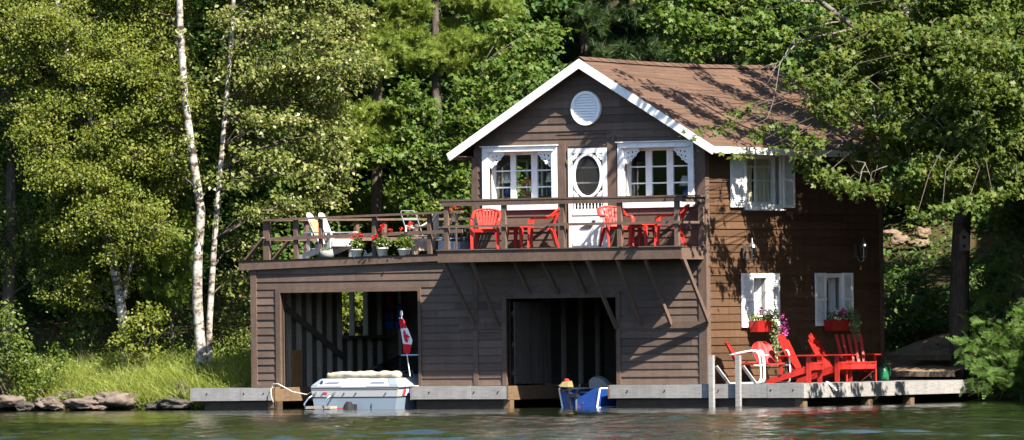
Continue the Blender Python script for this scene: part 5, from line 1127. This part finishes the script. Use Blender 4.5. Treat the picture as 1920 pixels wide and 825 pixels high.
# leaning birch in the left group
c2 = cover(20, -60, 320, 130, 9.6, 20, 58, 5)+cover(60, 130, 330, 320, 9.3, 20, 56, 6)+cover(90, 300, 330, 480, 9.0, 16, 50, 7)+cover(60, 430, 220, 560, 9.0, 7, 38, 8)+cover(20, -500, 300, -80, 9.6, 12, 85, 9)+[pf(x, y, 8.5, rx, ry) for x, y, rx, ry in ((150,130,34,26),(170,190,36,26),(180,260,40,34),(195,330,44,34),(170,390,40,30),(215,420,40,26),(235,370,36,30),(110,110,24,16),(80,40,40,30),(140,60,34,30),(190,140,40,30),(120,330,44,34),(250,300,44,34),(220,240,40,34),(130,440,40,24),(270,400,40,30),(60,250,44,34),(110,200,44,30),(260,220,44,34),(240,130,40,30))]
tree('birch_tree', 'leaning birch with small yellow green leaves, its forked grey trunk seen low at the left', 'tree', [([(238, 660, 9.4), (230, 590, 9.4), (216, 510, 9.3), (203, 440, 9.3), (188, 300, 9.3), (172, 220, 9.2), (140, 140, 9.2), (116, 70, 9.2), (103, -30, 9.2), (80, -350, 9.3)], .115, .045), ([(232, 560, 9.4), (238, 520, 9.5), (262, 440, 9.9), (290, 330, 9.9), (310, 240, 10)], .06, .02)], c2, 'leafbirch', .060, dens=84, per=13, sig=.115, bmat='birch', seed=12, limbmat='bark', droop=.9)
# left edge and second row
tree('broadleaf_tree', 'dark trunked broadleaf tree at the left picture edge', 'tree', [([(14, 690, 10.4), (16, 560, 10.4), (22, 400, 10.4), (20, 200, 10.4), (10, -100, 10.5)], .17, .08)], cover(-120, -100, 90, 250, 10.4, 12, 70, 10)+cover(-110, 250, 90, 520, 10.2, 14, 55, 11)+cover(-150, -500, 100, -120, 10.5, 8, 90, 12), 'leafmaple', .085, dens=42, per=9, seed=13)
tree('cedar_tree', 'light green feathery cedar between the leaning birch and the white birch', 'tree', [([(322, 680, 10.4), (324, 500, 10.4), (326, 330, 10.4), (328, 240, 10.4)], .06, .015)], cover(290, 330, 350, 440, 10.3, 8, 34, 13)+cover(275, 430, 355, 570, 10.3, 12, 36, 14)+[pf(326, 280, 10.4, 18, 40), pf(300, 300, 10.4, 25, 30)], 'leafcedar', .20, 'spray', dens=70, per=3, sig=.08, seed=14, droop=.4, up=.9)
def bush(label, pts, leaf, size, seed, dens=70, per=9, t='leaf', name='shrub', group='shrubs on the left bank', sig=.09, **kw):
    x, y, Y, rx, ry = pts[0]; p = atY(x, y, Y); gz = ground(p[0], p[1])
    T_ = thing(name, label, 'shrub', (p[0], p[1], gz), 0, group); q = MB(); R = random.Random(seed)
    for (x, y, Y, rx, ry) in pts:
        c_ = atY(x, y, Y)
        for i in range(3): limb(q, (R.uniform(-.1, .1), R.uniform(-.1, .1), -.1), V(c_)-V((p[0], p[1], gz))+Vector((R.uniform(-.2, .2), R.uniform(-.2, .2), R.uniform(-.1, .15))), .014, .005, seed+i, 5)
    q.build('stem', M['bark'], T_, True)
    C_, TT, _ = scatter([pf(*k_) for k_ in pts], dens, per, sig, seed); cloud('foliage', C_, size, M[leaf], T_, (p[0], p[1], gz), t, TT, seed=seed, **kw)
bush('broad leaved shrub in front of the leaning birch trunk, catching the sun', [(262, 610, 8.9, 40, 30), (232, 640, 8.9, 26, 30), (290, 590, 9.0, 36, 26), (275, 655, 8.9, 30, 22)], 'leafbirch', .085, 41, up=.8)
bush('dark green shrub at the left picture edge above the shore rocks', [(18, 640, 9.0, 40, 50), (40, 690, 8.8, 40, 36), (5, 590, 9.2, 34, 30), (-20, 680, 8.9, 40, 50)], 'leafmaple', .075, 42)
bush('yellow green weedy shrub between left edge and grass', [(75, 700, 8.7, 34, 34), (105, 680, 8.8, 24, 36), (60, 725, 8.6, 34, 20)], 'weed', .065, 43)
bush('leafy shrub in shade under the leaning birch', [(170, 590, 10, 40, 28), (120, 560, 10.2, 36, 26), (150, 630, 10, 40, 30)], 'leafmaple', .08, 44)
bush('leafy shrub between the white birch and the boathouse wall', [(440, 600, 10.2, 36, 50), (452, 660, 10.0, 30, 36), (425, 540, 10.4, 34, 34)], 'leafaspen', .075, 45)
bush('low weedy bush at the foot of the white birch by the wall', [(440, 705, 8.8, 32, 22), (410, 700, 8.9, 22, 22)], 'weed', .055, 46)
bush('small pale bush beside the dark shore boulder', [(140, 738, 8.3, 26, 12), (118, 742, 8.2, 16, 10)], 'weed', .05, 47)
# pines
pk = dict(t='needles', lsize=.14, dens=230, per=7, sig=.075, up=.35, droop=-.5, flat=.6)
pl = [pf(850, 88, 14, 62, 26), pf(800, 112, 13.6, 38, 18), pf(905, 92, 14, 40, 22), pf(850, 60, 14.2, 30, 22), pf(780, 98, 14.2, 20, 12), pf(868, 122, 13.8, 40, 16), pf(880, 0, 14, 50, 24), pf(940, 20, 14.4, 40, 22), pf(800, -20, 14, 40, 20), pf(848, -80, 14, 70, 26), pf(780, -140, 14, 60, 26), pf(860, -210, 14, 70, 26), pf(820, -300, 14, 60, 40)]
tree('pine_tree', 'pine with a bare grey trunk and a bright tuft of needles left of the gable', 'tree', [([(822, 560, 14), (819, 210, 14), (817, 100, 14), (815, -100, 14), (813, -380, 14)], .135, .06)], pl, 'leafpine', seed=15, bmat='bark', group='pines behind the roof deck', **pk)
pl = [pf(650, 220, 13, 42, 20), pf(700, 210, 13.2, 34, 16), pf(625, 262, 12.6, 34, 18), pf(675, 262, 12.8, 32, 18), pf(730, 232, 13.4, 26, 14), pf(640, 290, 12.8, 24, 10), pf(715, 252, 13.0, 22, 14), pf(726, 90, 13.4, 44, 30), pf(702, 125, 13.2, 36, 22), pf(745, 50, 13.6, 40, 26), pf(690, 70, 13.5, 34, 22), pf(760, 10, 13.6, 50, 30), pf(690, -40, 13.6, 50, 30), pf(730, -120, 13.6, 60, 30), pf(700, -220, 13.6, 60, 40)]
tree('pine_tree', 'pine with broad yellow green needle shelves just above the roof deck', 'tree', [([(706, 560, 13.6), (706, 300, 13.6), (708, 130, 13.6), (712, -100, 13.6), (712, -300, 13.6)], .15, .06)], pl, 'leafpine', seed=16, bmat='bark', group='pines behind the roof deck', **pk)
pl = [pf(520+0*i, 0, 0, 1, 1) for i in ()]+[pf(720, 400, 14.5, 60, 18), pf(700, 380, 14.5, 40, 20), pf(760, 392, 14.6, 50, 16), pf(650, 395, 14.6, 40, 18)]
tree('pine_sapling', 'low pine sapling behind the roof deck railing', 'tree', [([(712, 540, 14.6), (712, 360, 14.6)], .04, .015)], pl, 'leafpine', seed=17, bmat='bark', **pk)
# broadleaf trees between pines and gable
tree('maple_tree', 'bright green maple sapling between the pines and the left eave', 'tree', [([(770, 560, 13), (772, 400, 13), (765, 260, 13), (762, 170, 13)], .06, .02)], [pf(765, 165, 12.6, 24, 20), pf(745, 200, 12.6, 30, 16), pf(800, 205, 12.6, 32, 26), pf(770, 250, 12.4, 34, 22), pf(720, 285, 12.2, 34, 22), pf(765, 295, 12.2, 34, 20), pf(830, 250, 12.6, 30, 22), pf(800, 290, 12.4, 34, 26), pf(690, 300, 12.3, 24, 14), pf(770, 370, 12.6, 40, 22), pf(810, 340, 12.6, 40, 24), pf(845, 330, 12.8, 30, 26), pf(760, 335, 12.6, 40, 14)], 'leafoak', .080, 'lobed', dens=80, per=8, sig=.12, seed=18)
tree('maple_tree', 'bright green maple close behind the left eave of the gable roof', 'tree', [([(880, 560, 12.6), (885, 400, 12.6), (892, 250, 12.6), (905, 120, 12.6)], .09, .03)], [pf(870, 215, 12.2, 34, 24), pf(900, 235, 12.2, 30, 22), pf(860, 275, 12.2, 30, 22), pf(920, 180, 12.3, 34, 22), pf(950, 145, 12.4, 36, 26), pf(930, 130, 12.4, 34, 24), pf(975, 110, 12.6, 36, 24), pf(890, 160, 12.5, 40, 24), pf(1000, 80, 12.8, 40, 24), pf(860, 330, 12.4, 34, 30), pf(880, 380, 12.5, 30, 24), pf(840, 385, 12.3, 36, 18), pf(800, 400, 12.2, 34, 14), pf(990, 130, 12.7, 32, 22), pf(1030, 60, 13.0, 30, 24), pf(950, 60, 13, 40, 26)], 'leafoak', .080, 'lobed', dens=78, per=8, sig=.12, seed=19)
tree('oak_tree', 'oak rising behind the ridge of the brown roof', 'tree', [([(1330, 500, 11.5), (1335, 100, 11.5), (1340, -60, 11.5), (1345, -250, 11.6)], .16, .06)], [pf(1290, 40, 10.6, 44, 30), pf(1350, 60, 10.6, 50, 28), pf(1250, 30, 10.8, 36, 24), pf(1270, 70, 10.8, 20, 26), pf(1310, 95, 10.6, 32, 16), pf(1410, 50, 10.6, 50, 30), pf(1470, 70, 10.6, 44, 30), pf(1430, 95, 10.6, 40, 16), pf(1230, -10, 11, 40, 24), pf(1320, -10, 11, 60, 30), pf(1400, -10, 11, 60, 30), pf(1275, 95, 10.6, 16, 14), pf(1320, -120, 11, 120, 50), pf(1420, -220, 11, 120, 60), pf(1510, 20, 11, 40, 40)], 'leafoak', .085, 'lobed', dens=68, per=9, sig=.14, seed=20)
# dark pines and forest behind
def bigpine(label, px, Y, seed, y_top=-500, y_bot=330, w_=110):
    R = random.Random(seed); pl = []
    for i in range(15):
        u = i/14; yy = y_bot+(y_top-y_bot)*u; ww = w_*(1-.55*u)
        for s_ in (-1, 0, 1): pl.append(pf(px+s_*ww*.6+R.uniform(-18, 18), yy+R.uniform(-15, 15), Y+R.uniform(-1.2, 1.2)-(1 if s_ == 0 else 0), ww*.5, 24))
    tree('pine_tree', label, 'tree', [([(px, 560, Y), (px+4, 200, Y), (px, y_top-30, Y)], .2, .05)], pl, 'leafpineshade', t='needles', lsize=.22, dens=52, per=4, sig=.12, seed=seed, up=.3, droop=-.2, group='dark pines behind the house', flat=.5)
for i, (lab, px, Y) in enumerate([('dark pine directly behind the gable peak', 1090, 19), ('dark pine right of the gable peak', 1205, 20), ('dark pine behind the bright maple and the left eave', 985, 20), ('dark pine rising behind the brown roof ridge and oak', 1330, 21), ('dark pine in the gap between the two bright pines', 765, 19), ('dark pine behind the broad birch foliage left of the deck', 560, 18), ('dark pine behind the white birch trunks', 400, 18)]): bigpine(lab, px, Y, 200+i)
def bigtree(label, px, Y, seed, leaf='leafdark', y0=-350, y1=520, w_=150):
    tree('broadleaf_tree', label, 'tree', [([(px, 600, Y), (px+8, 300, Y), (px-5, -100, Y), (px, -350, Y)], .2, .06)], cover(px-w_, y0, px+w_, y1, Y, 34, 75, seed, .7, 1.6), leaf, .14, dens=26, per=9, sig=.2, seed=seed, group='forest trees on the slope')
for i, (lab, px, Y) in enumerate([('forest tree in the far left corner behind the leaning birch', 60, 15), ('forest tree behind the leaning birch', 190, 16.5), ('forest tree behind the feathery cedar', 300, 15.5), ('forest tree behind the left birch foliage near the boathouse', 480, 15), ('forest tree behind the roof deck chairs', 640, 17), ('forest tree behind the roof deck and left eave', 860, 18), ('forest tree in shade behind the big maple at the right', 1600, 19), ('forest tree in shade behind the right maple trunk', 1760, 18), ('forest tree in the far right corner', 1900, 17)]): bigtree(lab, px, Y, 230+i, y1=560 if px < 700 else (400 if px > 1500 else 480))
# far wood as one mass
C_, TT, _ = scatter([(x, 27+3*math.sin(x), 7+4*math.sin(x*2.1)+zz, 3.2, 2.0, 3.6) for x in np.linspace(-26, 26, 19) for zz in (0, 6, 12)], 8, 12, .4, 77)
tag(cloud('far_wood', C_, .32, M['leafdark'], None, (0, 0, 0), 'leaf', TT, seed=77), 'dark mass of far forest leaves on the hillside behind all trees', 'forest', kind='stuff')
C_, TT, _ = scatter([(x, y, z, 1.8, 1.8, 1.3) for x, y, h in ((14.6, -6, 6.5), (15, -9, 8), (15, -12, 9), (15.5, -15, 9.5), (15.5, -18, 9.5), (15.5, -21, 9.5), (18, -11, 10), (18, -16, 11), (14.5, -1.5, 4.6), (15.5, -4, 6), (17, -6, 8), (17, -1.5, 9), (19, -4, 10), (19, 1, 11), (21, -7, 10), (16, 2.5, 9)) for z in np.arange(1.2, h, 1.7)], 16, 10, .28, 78)
tag(cloud('skyblock_wood', C_, .2, M['leafdark'], None, (0, 0, 0), 'leaf', TT, seed=78), 'unseen mass of leaves added right of the view to block sky light', 'forest', kind='stuff')  # out of view, added to keep sky light off the side wall
# big maple over the right of the house
def deadwood(q, base):
    def br(pts, r0, r1, n=7):
        P = [V(atY(*x))-base for x in pts]; q.tube(P, [r0+(r1-r0)*i/(len(P)-1) for i in range(len(P))], n)
    br([(1640, 80, 1.2), (1622, 68, 1.0), (1585, 38, .6), (1545, 8, .2), (1520, -20, 0), (1470, -90, 0)], .075, .05); br([(1620, 68, 1), (1590, 57, .4), (1545, 66, .2), (1500, 76, 0), (1480, 95, -.2), (1465, 118, -.3)], .034, .012); br([(1600, 40, .8), (1560, 42, .4), (1520, 52, .1), (1498, 60, 0)], .022, .010)
    br([(1545, 8, .2), (1525, 3, .1), (1495, 2, 0), (1466, 4, -.1)], .026, .016); br([(1536, 12, 0), (1515, 38, -.2), (1496, 62, -.4), (1478, 92, -.6), (1462, 120, -.8), (1455, 165, -1), (1447, 200, -1.1), (1438, 222, -1.2), (1412, 236, -1.3)], .014, .005, 5)
    br([(1458, 118, -.7), (1440, 122, -.8), (1412, 136, -.9)], .009, .003, 4); br([(1455, 120, -.7), (1448, 140, -.8), (1432, 168, -.9)], .008, .003, 4); br([(1462, 120, -.8), (1440, 140, -.9), (1420, 150, -1)], .007, .003, 4); br([(1690, 0, 3), (1702, 30, 3), (1716, 60, 3), (1722, 90, 3)], .06, .045)
    br([(1880, 300, 4), (1858, 220, 4), (1840, 185, 4), (1800, 120, 3.5), (1740, 60, 3)], .10, .05)
    R = random.Random(8)
    for i in range(16):
        x, y_ = R.uniform(1560, 1860), R.uniform(130, 330); d = R.uniform(25, 60); s_ = R.choice((-1, 1)); Yb = R.uniform(-.6, .4)
        br([(x, y_, Yb), (x+s_*d*.4, y_+R.uniform(-8, 22), Yb-.1), (x+s_*d*.8, y_+R.uniform(-10, 45), Yb-.2), (x+s_*d, y_+R.uniform(0, 55), Yb-.2)], .012, .004, 4)
YM = 1.2
mp = cover(1560, 60, 1900, 210, YM, 30, 48, 51, .7, 1.6)+cover(1610, 200, 1880, 330, YM-.3, 24, 40, 52, .65, 1.3)+[pf(1520, 305, -.6, 26, 16), pf(1545, 330, -.6, 30, 18), pf(1580, 345, -.4, 36, 20), pf(1630, 360, 0, 36, 16), pf(1690, 360, .4, 40, 18), pf(1760, 370, .8, 40, 20), pf(1830, 340, 1, 44, 30), pf(1500, 150, -.6, 26, 20), pf(1540, 160, -.5, 28, 18), pf(1480, 160, -.7, 14, 12), pf(1560, 120, 0, 34, 24), pf(1600, 100, .4, 40, 26), pf(1490, 255, -1.2, 22, 8), pf(1520, 268, -1.1, 28, 9), pf(1500, 285, -1.1, 16, 9), pf(1420, 250, -1.6, 16, 7), pf(1440, 238, -1.5, 16, 6), pf(1392, 205, -1.7, 14, 7), pf(1373, 215, -1.7, 7, 12), pf(1412, 200, -1.7, 10, 5), pf(1345, 248, -1.9, 20, 7), pf(1305, 255, -2.0, 12, 6), pf(1375, 238, -1.8, 10, 5), pf(1410, 262, -1.7, 7, 12), pf(1412, 290, -1.7, 9, 8), pf(1378, 292, -1.8, 8, 5), pf(1455, 278, -1.6, 10, 5), pf(1476, 240, -1.4, 20, 6)]
mp += cover(1640, -40, 1960, 70, 2.2, 16, 60, 53, .7, 1.5)+cover(1860, 100, 2020, 330, 2.5, 14, 60, 54, .8, 1.5)
# crown above and beside the frame: limbs that shade the roof, the side wall and the bank
SD = np.array(SUN)
def roofpt(px, py):
    prev = None
    for a in np.linspace(.4, -2.86, 80):
        p = onA(px, py, a); e = p[2]-roofz(a)
        if prev is not None and e*prev <= 0: return np.array(Hw(*p))
        prev = e
    return np.array(Hw(*onA(px, py, -2)))
def occ(P, d, r, rz=None): c_ = np.array(P)+SD*d; return (c_[0], c_[1], c_[2], r, r, rz or r*.4)
RS = random.Random(31)
for px, py, d, r in ((1470,140,4.2,.5),(1510,165,3.8,.55),(1550,200,3.6,.55),(1500,215,3.8,.5),(1590,250,3.4,.5),(1440,175,4.4,.4),(1410,140,4.4,.3),(1365,165,4.6,.28),(1330,150,4.6,.2),(1290,195,4.4,.32),(1320,215,4.2,.32),(1250,175,4.6,.25),(1215,160,4.7,.2),(1350,232,4.2,.28),(1390,245,4.2,.3),(1300,238,4.3,.25),(1260,215,4.5,.25),(1445,250,3.8,.3),(1210,190,4.7,.15),(1175,140,4.8,.14),(1540,150,4.0,.5),(1580,180,3.8,.5),(1170,165,4.7,.2),(1240,205,4.5,.25),(1280,175,4.6,.28),(1340,190,4.4,.25),(1380,210,4.3,.25),(1400,180,4.4,.3),(1310,130,4.8,.2),(1420,260,4,.3),(1370,255,4.1,.25)):
    mp.append(occ(roofpt(px, py), d, r*1.3))
for px, py, d, r in ((1500,330,4.4,.3),(1520,380,4.0,.35),(1500,440,3.8,.35),(1480,520,4.2,.3),(1500,580,4.4,.35),(1550,330,4.0,.45),(1560,400,3.8,.45),(1560,470,4.0,.45),(1550,560,4.4,.4),(1570,640,4.8,.4),(1600,330,3.8,.5),(1610,400,4,.5),(1610,480,4.2,.5),(1610,560,4.6,.5),(1640,350,3.6,.5),(1640,450,4,.5),(1640,550,4.4,.5),(1640,650,5,.5),(1600,680,5.2,.4),(1430,410,4.6,.22),(1440,470,4.8,.2),(1350,400,5.4,.14),(1345,470,5.6,.14),(1360,540,5.8,.16),(1400,520,5.4,.12),(1500,660,5,.22)):
    mp.append(occ(np.array(Hw(*onA(px, py, 0))), d, r*(.62 if px < 1530 else .8), r*.6))
for px, py, Y, d, r in ((1680,560,10,7.2,.8),(1740,560,10,7,.8),(1690,500,11.5,7.4,.8),(1740,520,11.5,7.4,.8),(1800,560,7,5.6,.7),(1800,480,7,5,.7),(1850,560,9.5,6.8,.8),(1850,500,10,7,.8),(1900,520,9,6,.8),(1680,500,14,9,.7),(1780,500,13,8,.8),(1850,430,13,8,.9),(1800,400,10,6.4,.8),(1900,430,9,5.6,.7),(1690,430,13,8.5,.5)):
    mp.append(occ(atY(px, py, Y), d, r, r*.5))
for px, py, d, r in ((1530,735,5,.25),(1570,735,5.2,.28),(1610,735,5.4,.22),(1650,735,5.6,.3),(1690,735,5.8,.28),(1480,200,3.8,.6),(1530,230,3.5,.6),(1600,200,3.6,.6),(1460,160,4.2,.6),(1480,240,3.8,.6),(1430,225,4.0,.4),(1540,270,3.4,.5),(1480,130,4.4,.5),(1440,200,4.0,.45),(1420,160,4.2,.35),(1560,150,4,.6)):
    mp.append(occ(np.array(Hw(*onA(px, py, 2.46))) if py > 700 else roofpt(px, py), d, r))
for px, py, d, r in ((1620,300,3.5,.5),(1680,320,3.5,.5),(1740,330,3.5,.5),(1800,320,3.5,.5),(1650,350,3.6,.4),(1720,360,3.6,.4),(1860,320,3.6,.5)):
    mp.append(occ(atY(px, py, .6), d, r))
for px, py, d in ((1110,258,6.2),(1130,440,6.4)): mp.append(occ(np.array(Hw(*onB(px, py, 0))), d, .16))
tree('maple_tree', 'big maple at the right whose leafy limbs hang over the brown roof', 'tree', [([(1800, 660, 6.6), (1798, 560, 6.6), (1802, 440, 6.5), (1810, 330, 6.3), (1815, 200, 5.5), (1800, 60, 4.5), (1780, -120, 4)], .235, .12), ([(1812, 330, 6.3), (1860, 200, 5.0), (1920, 60, 4.5), (2000, -60, 4)], .17, .06)], mp, 'leafmaple', .086, 'lobed', dens=60, per=8, sig=.12, seed=21, bmat='bark', extra=deadwood, zmin=5.0)
tree('maple_tree', 'second maple with a paler leaning trunk at the right picture edge', 'tree', [([(1916, 640, 7.4), (1912, 520, 7.4), (1914, 400, 7.4), (1917, 320, 7.2), (1892, 250, 6.6), (1858, 195, 6)], .13, .08)], cover(1880, 200, 2060, 420, 6.2, 14, 55, 56, .8, 1.3)+[(x, y, z, 1.5, 1.5, 1.2) for x in (15.2, 17) for y, z in ((-2, 2.2), (-1, 4.2), (1, 5.6), (2.5, 2.6), (3.5, 6.5), (0, 3))], 'leafmaple', .078, 'lobed', dens=56, per=9, sig=.13, seed=22, zmin=4.6)  # far right puffs are unseen, added to block sky light
bh = atY(1808, 470, 6.15); bhs = thing('birdhouse', 'weathered birdhouse with two holes on the big maple trunk', 'birdhouse', bh, 0)
q = MB(); q.box(-.10, -.06, .0, .10, .06, .36); q.prism([(-.10, -.06, .36), (.10, -.06, .36), (0, -.06, .46)], (0, .12, 0)); q.build('box', M['barkpale'], bhs)
q = MB(); q.ring((0, -.066, .29), 0, .035, (1, 0, 0), (0, 0, 1), (0, .004, 0), 14); q.ring((0, -.066, .10), 0, .035, (1, 0, 0), (0, 0, 1), (0, .004, 0), 14); q.build('entrance_hole', M['black'], bhs)
q = MB(); q.beam((-.13, 0, .36), (.01, 0, .49), .2, .02, up=(0, 1, 0)); q.build('roof', M['bark'], bhs)
# hemlock at the lower right
tree('hemlock_sapling', 'bright green hemlock with feathery drooping sprays in the lower right corner', 'tree', [([(1885, 720, 5.0), (1880, 640, 5.0), (1890, 540, 5.0), (1895, 450, 5.1)], .05, .012)], [pf(1850, 690, 4.3, 46, 22), pf(1890, 715, 4.2, 50, 22), pf(1830, 720, 4.2, 26, 12), pf(1880, 660, 4.4, 40, 24), pf(1850, 640, 4.5, 44, 18), pf(1900, 620, 4.4, 40, 24), pf(1860, 600, 4.6, 44, 16), pf(1905, 570, 4.6, 36, 18), pf(1870, 555, 4.7, 36, 10), pf(1900, 520, 4.7, 34, 14), pf(1880, 490, 4.8, 26, 10), pf(1905, 460, 4.8, 26, 14), pf(1915, 680, 4.2, 36, 30), pf(1815, 660, 4.6, 22, 12)], 'leafhemlock', .25, 'spray', dens=52, per=3, sig=.10, seed=23, up=1.2, droop=.35)
bush('dark leafy undergrowth shrub between the house corner and the maple trunk', [(1690, 580, 9.5, 40, 40), (1730, 610, 9.2, 40, 36), (1700, 530, 10.5, 44, 30), (1740, 560, 10, 36, 30)], 'leafdark', .09, 48, group='shrubs under the maple')
bush('dark shrub right of the maple trunk behind the hemlock', [(1850, 560, 9, 40, 50), (1880, 500, 9.5, 40, 40), (1850, 620, 8, 40, 30)], 'leafdark', .09, 49, group='shrubs under the maple')
bush('tangled shrub behind the window side of the boathouse lean-to', [(645, 585, 12.8, 40, 36), (675, 570, 13.0, 36, 40), (600, 540, 13, 50, 50)], 'leafbirch', .10, 50, group='shrubs behind the boathouse')
# ------------------------------------------------------------------ grass and ground cover
rng = np.random.default_rng(5)
def onland(n, x0, x1, d0, d1, power=1.0):
    xs = rng.uniform(x0, x1, n); ds = d0+(d1-d0)*rng.uniform(0, 1, n)**power; P = []
    for x, d in zip(xs, ds):
        y = shore(x)+d; a, b, _ = toH((x, y, 0))
        if -11.9 < a < 3 and b < 7.7: continue
        P.append((x, y, ground(x, y)-.02))
    return np.array(P)
P = onland(34000, -10.9, -4.6, .18, 2.3, .9); cl_ = np.array([mnoise.noise(Vector((p[0]*1.3, p[1]*1.3, 1))) for p in P]); P = P[(cl_+rng.normal(0, .25, len(P))) > -.18-(P[:, 0] > -9.0)*.35]
ln = rng.normal(size=(len(P), 3))*np.array([.38, .38, 0])+np.array([.05, -.10, 1]); dv = unit(ln)
cl2 = np.array([mnoise.noise(Vector((p[0]*.9, p[1]*.9, 5))) for p in P])
tag(cloud('grass', P, .52, M['grassblade'], None, (0, 0, 0), 'blade2', .5+.35*cl2, seed=5, dirv=dv, aim=.999, sv=.3) if False else None) if False else None
def blades(name, P, h, w_, dv, mat, tint, seed):
    r = np.random.default_rng(seed); n = len(P); s = h*np.exp(r.normal(0, .28, n)); sd = unit(np.cross(dv, r.normal(size=(n, 3)))); bend = r.normal(size=(n, 3))*np.array([.35, .35, 0])+np.array([0, 0, -.12])
    rows = []
    for u, ww in ((0, 1), (.4, .85), (.75, .55), (1, .05)):
        c_ = P+dv*(s*u)[:, None]+bend*(s*u*u)[:, None]; rows += [c_-sd*w_*ww, c_+sd*w_*ww]
    Vv = np.stack(rows, 1).reshape(-1, 3); f = np.array([(0, 1, 3, 2), (2, 3, 5, 4), (4, 5, 7, 6)]); Fc = (f[None]+(np.arange(n)*8)[:, None, None]).reshape(-1, 4)
    me = bpy.data.meshes.new(name); np_mesh(me, Vv, Fc, 4); at = me.attributes.new('tint', 'FLOAT', 'FACE'); at.data.foreach_set('value', np.repeat(np.clip(tint+r.normal(0, .18, n), 0, 1), 3).astype(np.float32)); me.materials.append(mat)
    o = bpy.data.objects.new(name, me); COL.objects.link(o); return o
tag(blades('grass', P, .44, .008, dv, M['grassblade'], .5+.35*cl2, 6), 'tall sunlit yellow green grass on the left bank', 'grass', kind='stuff')
P = onland(16000, -11, -4.6, .1, 3.5); tn = np.full(len(P), .45); tag(cloud('bank_weeds', P+np.abs(rng.normal(size=P.shape))*np.array([0, 0, .30]), .05, M['weed'], None, (0, 0, 0), 'leaf', tn, seed=8), 'low green weeds among the grass on the left bank', 'ground cover', kind='stuff')
P = np.concatenate([onland(26000, -12, 14, 3.2, 15), onland(9000, 7.5, 13.5, .9, 9)]); cl_ = np.array([mnoise.noise(Vector((p[0]*.6, p[1]*.6, 9))) for p in P]); P = P[cl_ > -.12]; P = P[~((P[:, 0] > 7.7) & (P[:, 0] < 9.6) & (P[:, 1] < 8.9))]
tag(cloud('undergrowth', P+np.abs(rng.normal(size=P.shape))*np.array([0, 0, .14]), .10, M['leafdark'], None, (0, 0, 0), 'leaf', np.full(len(P), .5), seed=9, up=1.0), 'dark green ground cover on the shaded forest floor', 'ground cover', kind='stuff')
